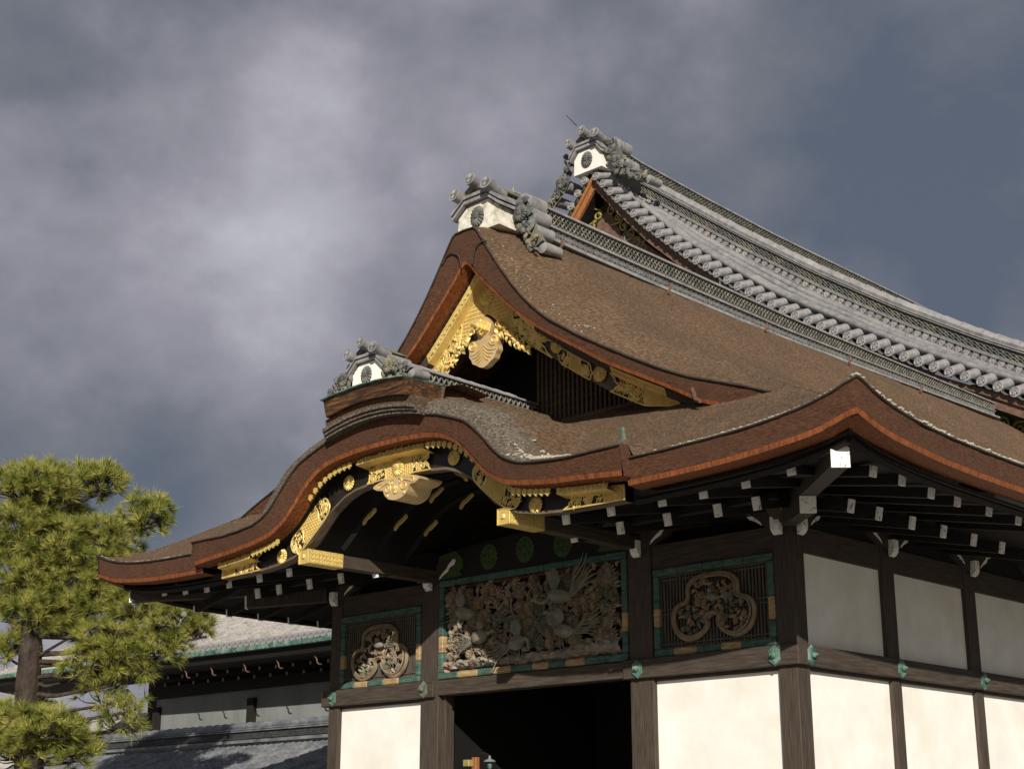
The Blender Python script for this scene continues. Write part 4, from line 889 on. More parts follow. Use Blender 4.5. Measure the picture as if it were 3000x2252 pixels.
def ornament(parent, cx, y, z, s, fin, hflip=(1,), plaster='plaster_old', wide=1.0, fin_y=.1):
    """demon-tile style ridge end: plaster body with crest, moulded hood, three capped cylinders and foliage running down the slope"""
    T = lambda a, d, c: (cx+a*s, y+d*s, z+c*s)
    b = MB(); pr = [(-.62*wide, -.38), (.62*wide, -.38), (.60*wide, .06), (.30, .28), (-.30, .28), (-.60*wide, .06)]
    n = len(pr); b.add([T(a, 0, c) for a, c in pr]+[T(a*.95, .7, c) for a, c in pr], [tuple(range(n)), tuple(range(2*n-1, n-1, -1))]+[(i, i+n, (i+1) % n+n, (i+1) % n) for i in range(n)]); P('ridge_end_plaster', b, plaster, parent)
    for k, (o_, t_) in enumerate(((0, .07), (.10, .07))):
        b = MB(); w_ = .70*wide+.02*k; pr = [(-w_, .02+o_), (-.34, .30+o_), (.34, .30+o_), (w_, .02+o_), (w_, .02+o_+t_), (.34, .30+o_+t_), (-.34, .30+o_+t_), (-w_, .02+o_+t_)]
        n = 8; b.add([T(a, -.10-.03*k, c) for a, c in pr]+[T(a, .75, c) for a, c in pr], [(0, 1, 6, 7), (1, 2, 5, 6), (2, 3, 4, 5), (15, 14, 9, 8), (14, 13, 10, 9), (13, 12, 11, 10)]+[(i, i+n, (i+1) % n+n, (i+1) % n) for i in range(n)]); P('ridge_end_moulding', b, 'tile', parent)
    b = MB(); b.add([T(-.34, -.05, .45), T(.34, -.05, .45), T(.22, -.02, .62), T(-.22, -.02, .62), T(-.34, .8, .45), T(.34, .8, .45), T(.22, .8, .62), T(-.22, .8, .62)], [(0, 1, 2, 3), (1, 5, 6, 2), (3, 2, 6, 7), (4, 0, 3, 7)]); b.bar(T(.3, .1, .60), T(.3, .95, .57), .16*s, .05*s); b.bar(T(-.3, .1, .60), T(-.3, .95, .57), .16*s, .05*s); P('ridge_end_neck', b, 'tile_d', parent)
    for a, c in ((-.48, .46), (0, .68), (.48, .46)):
        b = MB(); p0 = Vector(T(a, -.26, c+.06)); p1 = Vector(T(a*.9, .30, c-.06)); b.tube([p0, p0.lerp(p1, .12), p1], [.15*s, .135*s, .125*s], seg=16); cy_ = P('cylinder_tile', b, 'tile', parent, smooth=True)
        c_ = MB(); ax = (p0-p1).normalized(); disc(c_, p0+ax*.005, .15*s, ax, .02*s, 16)
        a1 = ax.orthogonal().normalized(); a2 = ax.cross(a1)
        for k in range(16):
            q = 2*math.pi*k/16; d_ = a1*math.cos(q)+a2*math.sin(q); c_.tube([p0+ax*.018*s+d_*.02*s, p0+ax*.022*s+d_*.10*s], [.006*s, .014*s], seg=4)
        sub('crest_disc', c_, 'tile', cy_, smooth=True)
    for a, c in ((-.24, .56), (.24, .56)):
        b = MB(); b.bar(T(a-.14, .0, c-.08*(-1 if a > 0 else 1)), T(a+.14, .0, c+.08*(-1 if a > 0 else 1)), .18*s, .14*s); P('ridge_end_link', b, 'tile_d', parent)
    cr_ = P('ridge_end_crest', MB2(T, s), 'tile_d', parent, smooth=True)
    # foliage hanging beside the plaster body, with fat roll tiles behind it
    for hf in hflip:
        random.seed(int(cx*7+hf)+3); b = MB(); lob = MB(); yy0 = fin_y
        F_ = [Vector((a, 0, c)) for a, c in fin]; L3 = catmull([tuple(p) for p in F_], 6)
        for k, p in enumerate(L3):
            q = k/(len(L3)-1)
            for m_ in range(2):
                leaf(b, T(hf*(p[0]+random.uniform(-.10, .10)), yy0-.03+random.uniform(-.05, .03), p[2]+random.uniform(-.10, .14)), random.uniform(.16, .28)*s*(1-.25*q), random.uniform(0, 6.28), dep=.05*s, wf=.75)
            if k % 5 == 2: scroll(b, T(hf*p[0], yy0-.09, p[2]), .10*s, random.random()*6, hf, .026*s, 1.2)
        o1 = [T(hf*(p[0]-.17), yy0+.02, p[2]-.02) for p in L3]; o2 = [T(hf*(p[0]+.15), yy0+.02, p[2]+.10) for p in L3]
        b.grid([o1, o2]); b.grid([o2, [(p[0], p[1]+.12*s, p[2]) for p in o2]])
        fo = P('ridge_end_foliage', b, 'tile_d', parent, smooth=True); c_ = MB()
        rows_ = boss_mesh(1.0, 16); cc = T(hf*fin[1][0], yy0-.12, fin[1][1]+.02)
        c_.add([(cc[0]+p[0]*.19*s, cc[1]+p[1]*.19*s, cc[2]+p[2]*.19*s) for p in rows_.v], rows_.f); sub('ornament_flower', c_, 'tile_d', fo, smooth=True)
        for k in range(4):
            p = L3[int(k/3*(len(L3)-1))]; lob.tube([T(hf*(p[0]+.06), yy0+.06, p[2]), T(hf*(p[0]+.06), yy0+.10, p[2]), T(hf*(p[0]+.05), yy0+.62, p[2]+.02)], [.02*s, (.22-.03*k)*s, (.20-.03*k)*s], seg=14)
        P('foliage_backing_tile', lob, 'tile', parent, smooth=True)
def MB2(T, s):
    b = boss_mesh(1.0, 16); c = T(0, -.03, -.04); m_ = MB(); m_.add([(c[0]+p[0]*.20*s, c[1]+p[1]*.20*s, c[2]+p[2]*.23*s) for p in b.v], b.f); return m_
zb_ = lambda y: lerp([(-1.3, 8.98), (1, 8.88), (4, 8.80), (8.5, 8.74), (13, 8.80), (20, 8.92)], y)
zt_ = lambda y: lerp([(-1.3, 9.78), (0, 9.70), (4.3, 9.60), (8.8, 9.47), (13.4, 9.43), (20, 9.41)], y)
ridge(hall, XC, -.75, 19.1, zb_, zt_, .28)
ornament(hall, XC, -1.42, 9.05, .93, [(.70, .22), (.86, -.12), (.98, -.50), (1.22, -.92)], (1, -1), fin_y=.50)
b = MB(); b.tube([(XC, -1.62, 9.80), (XC-.01, -1.62, 10.12)], [.018, .003], seg=5); P('ridge_spike', b, 'copper', hall)
# porch ridge and its ornament on a stepped plinth
zkb = lambda y: 4.98+.0*y; zkt = lambda y: 5.52-.015*(y+3)
ridge(hall, XC, -3.3, -.02, zkb, zkt, .22, waves=1, lam=.26, disc_r=.08)
def arcblock(name, x_h, y0, y1, z0, z1, sag0, sag1, m, steps=18, taper=0.0):
    b = MB(); rows = []
    for i in range(steps+1):
        q = -1+2*i/steps; lo = z0-sag0*q*q; hi = z1-sag1*q*q
        rows.append([(XC+q*x_h, y1, lo), (XC+q*x_h, y0+taper, lo), (XC+q*(x_h+.02), y0, hi), (XC+q*(x_h+.02), y1, hi)])
    b.grid(rows); b.f.append((0, 1, 2, 3)); b.m.append(0); n = len(b.v); b.f.append((n-1, n-2, n-3, n-4)); b.m.append(0); return P(name, b, m, hall)
for k in range(3): arcblock('porch_crown_thatch_step', 1.26-.02*k, -4.02-.045*k, -3.4, 4.40+.055*k, 4.45+.055*k, .16, .15, 'thatch_grey')
arcblock('porch_crown_thatch', 1.20, -4.06, -3.2, 4.545, 4.70, .14, .12, 'thatch', taper=.03)
arcblock('crown_plinth', 1.07, -4.22, -3.35, 4.70, 4.95, .11, .07, 'wood_red', taper=.06)
arcblock('plinth_flashing', 1.10, -4.28, -3.35, 4.953, 4.975, .07, .07, 'copper')
b = MB(); b.grid([[(XC+t, -3.4, 4.4), (XC+t, -3.3, 4.90), (XC+t, -2.9, 5.02), (XC+t, -2.2, 4.95)] for t in rng(-1.15, 1.15, .2)]); P('crown_thatch_back', b, 'thatch', hall, smooth='full')
ornament(hall, XC, -4.12, 5.20, .72, [(.66, .12), (.85, -.02), (1.10, -.12), (1.40, -.26)], (1, -1), 'plaster', wide=.92, fin_y=.04)
# small fixtures on the thatch
def fixture(name, pts, r_, m, par=hall): b = MB(); b.tube(pts, r_, seg=6); return P(name, b, m, par, smooth=True)
for y_ in (0.14, 3.55, 7.1, 10.6, 14.0): fixture('rusty_eyelet', catmull([(-5.12, y_, 8.72), (-5.06, y_-.03, 8.64), (-5.10, y_-.06, 8.55), (-5.02, y_-.15, 8.50)], 3), .03, 'rust')
fixture('rusty_spout', catmull([(-.55, -1.75, 4.32), (-.50, -1.78, 4.18), (-.42, -1.85, 4.08), (-.30, -1.9, 4.02)], 3), .035, 'rust')
fixture('copper_ferrule', [(-1.40, -2.5, zskirt(-1.4, -2.5)-.05), (-1.40, -2.5, zskirt(-1.4, -2.5)+.12), (-1.42, -2.5, zskirt(-1.4, -2.5)+.19)], [.07, .028, .042], 'copper')
for y_ in (-.55, 2.9, 6.3, 9.8): fixture('ridge_pin', [(XC+.1, y_, zt_(y_)), (XC+.1, y_, zt_(y_)+.22)], [.045, .004], 'copper')
#@@NEXT
# ================================================================ GREAT HALL behind
XG, YV = -21.3, 19.5
great = thing('great_hall', 'tall grey-tiled great hall with high gable and long latticed ridge rising behind the entrance hall', 'temple hall', (XG, 28, GZ))
PV = smooth_tab([(0, 21.85), (.2, 21.6), (1.18, 20.43), (2.6, 18.88), (4.5, 17.13), (6.5, 15.47), (8.3, 14.11), (9.8, 13.16), (11.2, 12.35), (12.6, 11.54), (13.9, 10.81), (15.4, 10.05), (16.3, 9.56), (18.5, 8.55)], .1, 2)
TU = smooth_tab([(0, 22.25), (1.64, 20.45), (4.1, 17.98), (6.4, 16.14), (8, 14.90), (10.3, 13.45), (12.35, 12.17), (14.9, 10.75), (16.2, 10.1), (18.5, 9.0)], .1, 2)
KU = smooth_tab([(0, 22.9), (.9, 22.0), (5.6, 18.35), (8.8, 16.0), (11.7, 14.03), (14.4, 12.37), (15.7, 11.64), (18.5, 10.2)], .1, 2)
KH = 1.05
# tiled roof surface inside the verge, both slopes
for sgn in (-1, 1):
    b = MB(); rows = []
    for t in rng(0, 18.5, .35):
        z0 = lerp(PV, t)+.06; z1 = lerp(TU, t)-.22; z2 = lerp(KU, t)-KH-.10
        rows.append([(XG+sgn*t, YV+.05, z0), (XG+sgn*t, 20.0, z1), (XG+sgn*t, 21.2, z2), (XG+sgn*t, 23, z2+.0), (XG+sgn*t, 48, z2+.0)])
    b.grid(rows, flip=sgn < 0); P('tiled_slope', b, 'tile_black', great)  # near-black slope paints the shade between the cover tile rows
# rows of round cover tiles laid down the slope, each tile lapping the next
def seg_tube(b, f, t0, t1, r, step=.62, seg=8, sgn=1):
    pts = []; rr = []; t = t0
    while t < t1:
        e_ = min(t+step, t1); p0 = Vector(f(t)); p1 = Vector(f(e_)); pts += [p0, p0.lerp(p1, .97)]; rr += [r*1.10, r*.94]; t = e_
    b.tube(pts, rr, seg=seg)
for sgn in (-1, 1):
    if sgn > 0:
        b = MB(); seg_tube(b, lambda t: (XG+t, 20.0, lerp(TU, t)+.03), .3, 18.3, .105); P('verge_roll', b, 'tile', great, smooth=True)
        for k, (yy, q) in enumerate(((20.34, .20), (20.64, .48), (20.94, .76))):
            b = MB(); seg_tube(b, lambda t: (XG+t, yy, (lerp(TU, t)-.1)*(1-q)+(lerp(KU, t)-KH)*q+.03), 1.2, 18.3, .125, .70+.05*k); P('cover_tile_row', b, 'tile', great, smooth=True)
# descending ridge (kudari) with latticed side
def sidecurve(par, f, t0, t1, layers):
    ts = rng(t0, t1, .4)
    for nm, q0, q1, dy, m_ in layers:
        b = MB(); b.grid([[(XG+t, 21.3-dy, f(t)-KH*(1-q0)), (XG+t, 21.3-dy, f(t)-KH*(1-q1)), (XG+t, 21.3+dy, f(t)-KH*(1-q1)), (XG+t, 21.3+dy, f(t)-KH*(1-q0))] for t in ts]); n = len(b.v); b.f.append((0, 1, 2, 3)); b.m.append(0); P(nm, b, m_, par)
fK = lambda t: lerp(KU, t)
sidecurve(great, fK, 1.2, 18.3, [('ridge_base_tile', -.06, .02, .36, 'tile'), ('ridge_base_tile', .035, .075, .30, 'tile'), ('ridge_core', .075, .30, .20, 'tile_d'), ('ridge_course', .30, .335, .28, 'tile'), ('ridge_course', .35, .385, .26, 'tile'), ('ridge_core', .385, .72, .18, 'tile_d'), ('ridge_course', .72, .76, .27, 'tile'), ('ridge_course', .785, .82, .30, 'tile')])
b = MB(); seg_tube(b, lambda t: (XG+t, 21.3, fK(t)-.07), 1.1, 18.3, .16, .55); P('ridge_cap_tile', b, 'tile', great, smooth=True)
b = MB(); t = 1.3; d_ = Vector((0, -1, .0))
while t < 18: disc(b, (XG+t, 21.06, fK(t)-KH*.81), .115, (0, -1, 0), .05, 10); t += .27
P('ridge_disc_course', b, 'tile', great, smooth=True)
b = MB()
for k in range(3):
    for ph in (0, math.pi):
        pts = []; n = 640
        for i in range(n+1): t = 1.2+17*i/n; pts.append((XG+t, 21.08, fK(t)-KH*(.555-.11*(k-1))+.055*math.sin(2*math.pi*i/n*42+ph)))
        b.tube(pts, .020, seg=4)
P('ridge_wave_course', b, 'tile_d', great, smooth=True)
# main ridge running back
zgb = lambda y: lerp([(20, 22.2), (26, 21.7), (33, 21.5), (42, 21.5)], y); zgt = lambda y: lerp([(19.9, 23.35), (22, 23.05), (26, 22.85), (31, 22.66), (42, 22.55), (58, 22.3)], y)
ridge(great, XG, 20.0, 58, zgb, zgt, .40, waves=3, lam=.40, disc_r=.13)
ornament(great, XG, 19.35, 22.35, 1.42, [(.72, .18), (.98, -.42), (1.30, -.78), (1.80, -1.12)], (1, -1), 'plaster', wide=.80, fin_y=.12)
b = MB(); b.tube([(XG-.05, 18.8, 23.55), (XG-.42, 18.6, 24.05)], [.02, .012], seg=5); P('lightning_spike', b, 'iron', great)
# verge tiles: round end tile with swirl plus the curved flat tile beneath, one object each
vt = MB(); vt.tube([(0, -.05, 0), (0, 0, 0), (0, .72, .34)], [.155, .165, .15], seg=14); vtile = P('verge_tile', vt, 'tile', None, smooth=True); vtile.parent = great
c = MB(); disc(c, (0, -.055, 0), .165, (0, -1, 0), .03, 14)
for k in range(3):
    a0 = k*2.094; c.tube([(.10*math.cos(a0+q*.5)*(1-q*.15), -.075, .10*math.sin(a0+q*.5)*(1-q*.15)) for q in range(5)], [.028, .022, .018, .012, .006], seg=4)
me = bpy.data.meshes.new('tile_face'); me.from_pydata(c.v, [], c.f); me.materials.append(M['tile']); me.polygons.foreach_set('use_smooth', [True]*len(me.polygons))
tf = bpy.data.objects.new('tile_face', me); COL.objects.link(tf); tf.parent = vtile
ft = MB(); rows = []
for yy in (-.03, 0, .5):
    rows.append([(.30+.22*math.cos(a), yy, .13-.17*math.sin(a)-.12+.2*max(yy, 0)) for a in [math.pi*k/8 for k in range(9)]]+[(.30-.19*math.cos(a), yy, .09-.12*math.sin(a)-.12+.2*max(yy, 0)) for a in [math.pi*k/8 for k in range(9)]])
ft.grid(rows); n = 18
me = bpy.data.meshes.new('pan_tile'); me.from_pydata(ft.v, [], ft.f+[tuple(range(18))]); me.materials.append(M['tile_d'])  # darker pan tile stands in for shade between the round tiles
pt_ = bpy.data.objects.new('pan_tile', me); COL.objects.link(pt_); pt_.parent = vtile
t = .05; first = True; k = 0
vpos = [(0.0, 0)]
while t < 17.5:
    dz = (lerp(PV, t+.05)-lerp(PV, t))/.05; vpos.append((t+.25, 1)); t += .56/math.sqrt(1+dz*dz)
vpos = [vpos[0]]+[p for p in vpos[1:]]
for t, s_ in vpos+[(-a, 1) for a, q in vpos[1:22]]:
    sl = math.atan2(lerp(PV, abs(t)+.1)-lerp(PV, abs(t)), .1); z_ = lerp(PV, abs(t))+.05; loc = Vector((XG+t, YV, z_))-Vector(great.location)
    ry = -sl if t > 0 else sl
    if t == 0: ry = .6; loc.z += .18
    if first: o_ = vtile; first = False; kids = [tf, pt_]
    else:
        o_ = vtile.copy(); COL.objects.link(o_); o_.parent = great
        for kc in (tf, pt_): q = kc.copy(); COL.objects.link(q); q.parent = o_
    o_.location = loc; o_.rotation_euler = (0, ry, 0)
    if t < 0: o_.scale = (-1, 1, 1); o_.rotation_euler = (0, -sl*-1, 0)
# bargeboards and gable wall
for sgn in (-1, 1):
    b = MB(); c = MB(); rows = []; r2_ = []
    for t in rng(0, 18.3, .3):
        z_ = lerp(PV, t)-.16; rows.append([(XG+sgn*t, YV+.1, z_), (XG+sgn*t, YV+.12, z_-.18), (XG+sgn*t, YV+.20, z_-.20), (XG+sgn*t, YV+.22, z_-.50), (XG+sgn*t, YV+.34, z_-.50)]); r2_.append([(XG+sgn*t, YV+.34, z_-.48), (XG+sgn*t, 20.9, z_-.30)])
    b.grid(rows); c.grid(r2_); P('bargeboard', b, 'wood_or' if sgn < 0 else 'wood_purple', great, label='bargeboard coloured sunlit orange on the far side of the gable' if sgn < 0 else None); P('gable_soffit', c, 'wood_d', great)  # sunlit tone put into the far board's colour, browner on the near one
b = MB(); pr = [(XG+t, lerp(PV, abs(t))-.55) for t in rng(-14, 16.5, .6)]; b.prism([(XG-14, 9.5), (XG+16.5, 7.5)]+pr[::-1], 20.55, 20.8); P('gable_wall', b, 'moss', great)
b = MB(); b.prism([(XG-.25, 20.4), (XG+.25, 20.4), (XG+1.5, 17.6), (XG+1.6, 12), (XG-1.6, 12), (XG-1.5, 17.6)], 20.35, 20.5)
b.bar((XG+.6, 20.4, 18.9), (XG+6.8, 20.4, 13.4), .25, 1.3); b.bar((XG-.6, 20.4, 18.9), (XG-6.8, 20.4, 13.4), .25, 1.3); P('gable_truss', b, 'wood_purple', great, label='weathered bare boards in the gable')
b = MB(); random.seed(8)
for sgn in (-1, 1):
    for k in range(10):
        a = .35+.30*k; scroll(b, (XG+sgn*a, 20.30, lerp(PV, a)-1.05-.05*k), .22, random.random()*6, sgn, .05, 1.3)
        leaf(b, (XG+sgn*a, 20.28, lerp(PV, a)-.95-.05*k), .3, random.random()*6, dep=.05)
    for k in range(8): a = 14.2+.5*k; scroll(b, (XG+sgn*a, 20.5, lerp(PV, a)-1.0), .22, random.random()*6, sgn, .05, 1.3)
P('gable_scrollwork', b, 'ochre', great, smooth=True)
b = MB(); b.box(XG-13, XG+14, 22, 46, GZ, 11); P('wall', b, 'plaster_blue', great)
b = MB()                                     # tiled skirt below the gable on the right, just showing beside the thatch
b.add([(XG+14.5, 21.3, 9.0), (XG+19.5, 21.3, 7.4), (XG+20.5, 18.4, 6.0), (XG+14.5, 18.4, 6.8)], [(0, 1, 2, 3)]); P('skirt_roof', b, 'tile_pale', great)
b = MB(); seg_tube(b, lambda t: (XG+15+t, 21.0, 9.15-.33*t), 0, 4.5, .13, .5); seg_tube(b, lambda t: (XG+15+t, 20.7, 8.95-.33*t), 0, 4.5, .13, .5); P('skirt_ridge_tile', b, 'tile_pale', great, smooth=True)
b = MB(); b.bar((XG+15.2, 21.2, 9.35), (XG+18.6, 21.2, 8.05), .1, .42); P('copper_flashing', b, 'copper', great)

# ================================================================ SIDE HALL to the left (tiled, copper gutter)
side = thing('side_hall', 'low wing with pale tiled roof and green copper gutter behind the pine', 'temple hall', (-36, 20, GZ))
def zg(x): return 4.22+.0055*max(0, -x-30)**1.3
XL0, XL1, YS = -56.0, -24.0, 14.0
def sroof(x, y): v = y-YS; return zg(x)+.12+.30*v+.020*v*v
b = MB(); rows = []                          # pan tiles: each course a small step, each tile a shallow trough
ny = 26; dx = .30
for j in range(ny):
    y0 = YS+.02+j*.36; y1 = y0+.40
    lo = []; hi = []; fr_ = []
    nx = int((XL1-XL0)/dx)
    for i in range(nx*4+1):
        x_ = XL0+i*dx/4; c_ = .055*math.cos(2*math.pi*(i/4+.5*(j % 2)*0))+random.uniform(-.006, .006)
        lo.append((x_, y0, sroof(x_, y0)+c_+.055)); hi.append((x_, y1, sroof(x_, y1)+c_+.005)); fr_.append((x_, y0, sroof(x_, y0)+c_-.03))
    b.grid([fr_, lo, hi])
P('tiled_slope', b, 'tile_pale', side)
b = MB(); b.grid([[(x_, YS+q, sroof(x_, YS+q)-.15) for q in rng(.3, 9.3, 1)]+[(x_, YS+9.5, 3)] for x_ in rng(XL0, XL1, 1)]); P('roof_deck', b, 'wood_d', side)
et = MB(); et.tube([(0, 0, 0), (0, .5, .16)], [.125, .12], seg=12); disc(et, (0, -.002, 0), .125, (0, -1, 0), .03, 12)
etile = P('eave_tile', et, 'tile', None, smooth=True); etile.parent = side; x_ = XL1-.2; k = 0
while x_ > -46 and k < 90:
    loc = Vector((x_, YS-.06, zg(x_)+.22))-Vector(side.location)
    o_ = etile if k == 0 else etile.copy()
    if k: COL.objects.link(o_); o_.parent = side
    o_.location = loc; x_ -= .36; k += 1
b = MB(); b.tube([(x_, YS-.12, zg(x_)+.03) for x_ in rng(XL0, XL1, .5)], .085, seg=8, up=(0, 0, 1), flat=1.3); P('copper_gutter', b, 'copper', side, smooth=True)
b = MB(); b.grid([[(x_, YS, zg(x_)-.05), (x_, YS+.15, zg(x_)-.35), (x_, YS+2.6, 3.95)] for x_ in rng(XL0, XL1, 1)]); P('eave_boarding', b, 'wood_d', side)
b = MB(); b.box(-44.6, XL1, 16.35, 16.6, 3.15, 4.0); P('wall_plate', b, 'wood_d', side)
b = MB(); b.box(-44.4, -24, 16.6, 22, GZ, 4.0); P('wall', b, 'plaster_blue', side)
for x_ in (-44.2, -37.3, -30.4): b = MB(); b.box(x_-.22, x_+.22, 16.42, 16.6, GZ, 2.8); P('post', b, 'wood_d', side)
b = MB(); b.bar((0, -.02, 0), (0, 1.6, .35), .09, .12); rft = P('rafter', b, 'wood_d', None); rft.parent = side
c = MB(); c.bar((0, -.04, -.004), (0, .0, .0), .095, .125); me = bpy.data.meshes.new('white_end'); me.from_pydata(c.v, [], c.f); me.materials.append(M['plaster_blue']); we = bpy.data.objects.new('white_end', me); COL.objects.link(we); we.parent = rft
k = 0; x_ = -25.0
while x_ > -42:
    for (yy, zz, off) in ((YS+.75, -.62, 0), (YS+1.5, -.80, .3)):
        o_ = rft if k == 0 else rft.copy()
        if k:
            COL.objects.link(o_); o_.parent = side; q = we.copy(); COL.objects.link(q); q.parent = o_
        o_.location = Vector((x_-off, yy, zg(x_)+zz))-Vector(side.location); k += 1
    x_ -= 1.05
gh = MB(); gh.tube(catmull([(0, 0, .05), (.03, 0, -.10), (.14, 0, -.20), (.18, 0, -.32), (.30, 0, -.40), (.42, 0, -.40)], 4), [.010+.018*min(1, i/8)*(1 if i < 17 else .6) for i in range(21)], seg=5)
ghk = P('gutter_hook', gh, 'rust', None, smooth=True); ghk.parent = side
for k, x_ in enumerate((-26.2, -28.3, -30.6, -32.9, -35.0, -37.2, -39.0)):
    o_ = ghk if k == 0 else ghk.copy()
    if k: COL.objects.link(o_); o_.parent = side
    o_.location = Vector((x_, YS+.35, zg(x_)-.38))-Vector(side.location)

# ================================================================ CORRIDOR ROOF in front of the side hall
cor = thing('roofed_corridor', 'long low corridor roof of blue-grey tiles with dark stacked ridge, lower left behind the pine', 'corridor', (-22, 8, GZ))
YR = 7.5; zr = .52
def croof(y): v = YR-y; return zr-.42-.42*v
b = MB(); dx = .27
for j in range(15):
    y1 = YR-.25-j*.30; y0 = y1-.34; lo = []; hi = []; fr_ = []
    for i in range(int(27/dx)*4+1):
        x_ = -38+i*dx/4; c_ = .05*math.cos(2*math.pi*i/4)+random.uniform(-.006, .006)+.012*fr((x_*.8, y1, 1))
        fr_.append((x_, y0, croof(y0)+c_-.03)); lo.append((x_, y0, croof(y0)+c_+.05)); hi.append((x_, y1, croof(y1)+c_))
    b.grid([fr_, lo, hi])
P('tiled_slope', b, 'tile_blue', cor)
for (q0, q1, w_, m_) in ((-.42, -.33, .34, 'tile_blue'), (-.33, -.30, .26, 'tile_black'), (-.30, -.26, .30, 'tile_black'), (-.26, -.08, .20, 'tile_black'), (-.08, -.04, .27, 'tile_blue'), (-.02, .02, .24, 'tile_blue')):
    b = MB(); b.box(-38, -11.9, YR-w_, YR+w_, zr+q0, zr+q1); P('ridge_course', b, m_, cor)
b = MB(); pts = []; rr = []
for i in range(60):
    x_ = -38+i*.436; pts += [(x_, YR, zr+.07), (x_+.42, YR, zr+.05)]; rr += [.165, .14]
b.tube(pts, rr, seg=10); P('ridge_cap_tile', b, 'tile_blue', cor, smooth=True)
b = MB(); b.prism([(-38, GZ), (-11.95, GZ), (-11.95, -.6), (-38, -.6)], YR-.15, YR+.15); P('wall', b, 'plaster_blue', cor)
b = MB(); b.grid([[(x_, YR, zr-.45), (x_, YR+4, zr-2.2)] for x_ in (-38, -12)], flip=True); P('rear_slope', b, 'tile_blue', cor)
# far low roof to the left
far = thing('distant_hall', 'distant pale grey tiled roof glimpsed between pine and wing', 'temple hall', (-62, 18, GZ))
b = MB(); n_ = 60
for i in range(n_):
    x0 = -70+i*.42; b.tube([(x0, 22.0, .9), (x0+1.2, 25.5, 3.6)], .13, seg=6)
b.grid([[(-71, 21.9, .8), (-70, 25.6, 3.5)], [(-44, 21.9, .8), (-43, 25.6, 3.5)]]); P('tiled_slope', b, 'tile_pale', far)
b = MB(); b.tube([(-70, 25.6, 3.72), (-43, 25.6, 3.72)], .22, seg=8); P('ridge_cap_tile', b, 'tile', far)
b = MB(); b.box(-69, -45, 23.5, 27, GZ, 1.0); P('wall', b, 'plaster_blue', far)

# ================================================================ PINE
pine = thing('pine_tree', 'old black pine with layered tufts of yellow-green needles at the left of the hall', 'pine tree', (-22.9, -.5, GZ))
PADS = [(-20.6,-1.2,3.4,.8,.45), (-20.2,-.9,3.85,.7,.4), (-21.7,-2.3,4.2,.7,.5), (-22.4,-1.6,-.15,.9,.5), (-21.0,-1.9,5.25,.9,.4), (-21.4,-1.2,-.05,.8,.45), (-20.3,-.3,1.7,.8,.4), (-20.9,-1.3,2.9,.7,.4), (-21.10,-2.65,5.77,0.95,0.52), (-20.41,-2.00,5.82,1.03,0.52), (-19.67,-1.29,5.86,0.60,0.47), (-18.97,-0.28,5.08,0.64,0.52), (-21.29,-2.46,4.87,1.03,0.52), (-20.64,-1.65,4.46,1.12,0.52), (-19.82,-0.88,4.54,0.86,0.52), (-19.70,-0.52,3.97,0.60,0.34), (-21.55,-2.19,3.63,0.95,0.52), (-20.88,-1.64,3.88,0.77,0.43), (-21.35,-1.65,2.81,1.03,0.56), (-21.89,-2.21,2.89,0.52,0.52), (-20.97,-1.07,2.32,0.52,0.34), (-20.20,-0.62,3.06,0.69,0.39), (-19.63,0.03,2.81,0.77,0.52), (-18.93,0.79,2.65,0.69,0.47), (-18.63,1.22,2.32,0.39,0.30), (-20.22,-0.23,2.07,1.03,0.52), (-19.46,0.59,1.91,0.69,0.43), (-20.77,-0.53,1.50,0.69,0.43), (-20.07,0.23,1.33,0.60,0.43), (-20.68,-0.13,0.75,0.52,0.39), (-20.49,0.30,0.18,0.52,0.43), (-20.22,0.39,0.59,0.34,0.34), (-22.26,-1.47,0.26,0.77,0.43), (-21.73,-0.78,-0.15,0.77,0.47), (-22.43,-1.29,-0.56,0.95,0.52), (-21.39,-0.27,-0.56,0.60,0.43), (-22.09,-2.00,1.91,0.52,0.43)]
M['needle'] = mat('pine_needles', [(0.080, 0.100, 0.015), (0.225, 0.235, 0.038), (0.41, 0.37, 0.095)], 2.2, rough=0.55, bump=0, pos=[.36, .5, .66], spec=.4)
nd = M['needle'].node_tree; pb = nd.nodes['Principled BSDF']; pb.inputs['Subsurface Weight'].default_value = 0.0
b = MB(); tr = catmull([(-22.9, -.5, GZ), (-22.37, -1.05, -.99), (-22.05, -1.43, .67), (-21.73, -1.64, 1.91), (-21.44, -1.88, 3.14), (-21.09, -2.05, 4.38), (-20.9, -2.1, 5.3)], 8)
rad = [.34*(1-i/len(tr))**.6+.05+.035*fr((i*.9, 0, 0)) for i in range(len(tr))]; b.tube(tr, rad, seg=12); trunk = P('trunk', b, 'trunk', pine, smooth='full')
random.seed(21); tw = MB(); vdir = Vector((-.67, .68, .0)); hor = Vector((.714, .70, 0))
nb = MB(); nn = 0
def tuft(c, ax, L_, cnt):
    ax = ax.normalized(); a = ax.orthogonal().normalized(); d = ax.cross(a)
    for k in range(cnt):
        ph = random.random()*6.283; th = random.uniform(.15, 1.35); dv = ax*math.cos(th)+(a*math.cos(ph)+d*math.sin(ph))*math.sin(th); ln = L_*random.uniform(.7, 1.1)
        dv.z -= .10*random.random(); st = c+dv*ln*.05; q = dv.cross(Vector((random.uniform(-1, 1), random.uniform(-1, 1), random.uniform(-1, 1)))).normalized()*.0065
        nb.add([st-q, st+q, st+dv*ln], [(0, 1, 2)])
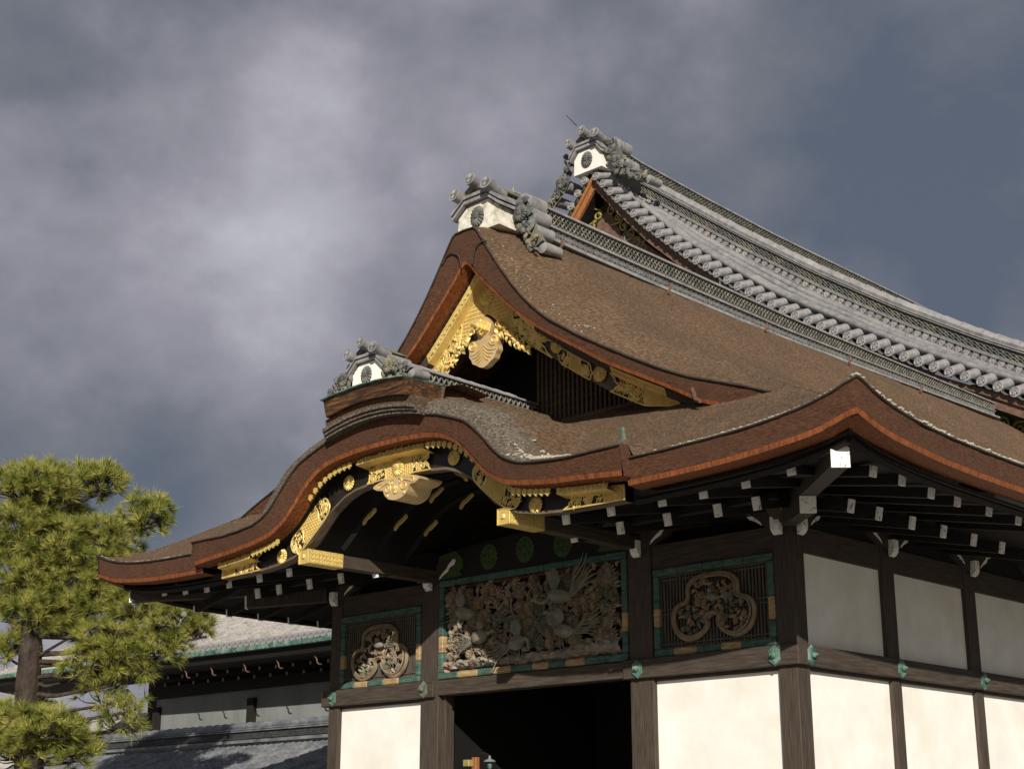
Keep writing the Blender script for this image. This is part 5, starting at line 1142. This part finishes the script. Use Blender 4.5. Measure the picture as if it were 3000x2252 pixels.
for bi, (px, py, pz, rx, rz) in enumerate(PADS):
    cpt = Vector((px, py, pz))
    # branch from the trunk to the pad
    zt = pz-.5 if pz > 1 else pz-.2; tp = min(tr, key=lambda p: abs(p[2]-zt)); t0 = Vector(tp)
    mid_ = t0.lerp(cpt, .5)+Vector((random.uniform(-.2, .2), random.uniform(-.2, .2), -.25)); pts = catmull([t0, t0.lerp(mid_, .55)+Vector((0, 0, random.uniform(-.15, .1))), mid_, cpt-Vector((0, 0, rz*.55)), cpt+hor*rx*.5-Vector((0, 0, rz*.3))], 5)
    tw.tube(pts, [.055*(1-i/len(pts))+.016 for i in range(len(pts))], seg=6)
    sparse = pz < 1.6 and px > -21.2
    cnt = int(30*rx/1.0*(.5+rz)*(0.7 if sparse else 1.0)*4.2)
    for k in range(cnt):
        while True:
            o3 = Vector((random.uniform(-1, 1), random.uniform(-1, 1), random.uniform(-1, 1)))
            if .25 < o3.length < 1: break
        if o3.z < -.3 and random.random() < .6: o3.z *= -1
        o3 *= 1+random.uniform(-.06, .28)
        c = cpt+hor*o3.x*rx+vdir*o3.y*rx*.8+Vector((0, 0, o3.z*rz))
        ax = Vector((o3.x*.6*hor.x+o3.y*.6*vdir.x, o3.x*.6*hor.y+o3.y*.6*vdir.y, .55+o3.z*.6)); 
        if sparse: ax = Vector((ax.x, ax.y, random.uniform(-.6, .6)))
        tuft(c, ax, random.uniform(.24, .36), random.randint(60, 85) if not sparse else random.randint(28, 45))
        if k % 3 == 0:
            e0 = cpt+(c-cpt)*.25-Vector((0, 0, rz*.4)); tw.tube(catmull([e0, e0.lerp(c, .6)-Vector((0, 0, .06)), c], 3), [.022, .019, .016, .013, .011, .009, .007], seg=4, cap=False)
P('branches', tw, 'trunk', pine, smooth='full'); P('needles', nb, 'needle', pine, kind='stuff')
print('needles', len(nb.f))
# ================================================================ things seen in the dark doorway
st_ = thing('orange_post', 'orange timber post with a small pale box on it, inside the dark doorway', 'post', (-8.2, .85, GZ))
b = MB(); b.box(-8.26, -8.13, .80, .90, GZ, -1.12, b=.01); P('upright', b, 'wood_or', st_)
b = MB(); b.box(-8.36, -8.20, .66, .80, -1.30, -1.17, b=.01); P('box', b, 'ochre', st_)
lp = thing('hanging_lamp', 'small lamp with shallow pale shade and green glass beside the orange post', 'lamp', (-7.80, .85, GZ))
b = MB(); b.tube([(-7.80, .85, -1.10), (-7.80, .85, -1.16), (-7.80, .85, -1.19), (-7.80, .85, -1.22)], [.02, .03, .10, .12], seg=16); P('lamp_shade', b, 'plaster_blue', lp, smooth=True)
b = MB(); b.ell((-7.80, .85, -1.30), .05, .05, .07, seg=10, rings=6); P('glass_globe', b, 'copper', lp, smooth=True)
b = MB(); b.tube([(-7.80, .85, -1.37), (-7.80, .85, GZ)], .015, seg=6); b.tube([(-7.80, .85, -1.10), (-7.95, .85, -1.04), (-8.1, .85, -1.06)], .012, seg=5); P('stem', b, 'iron', lp)
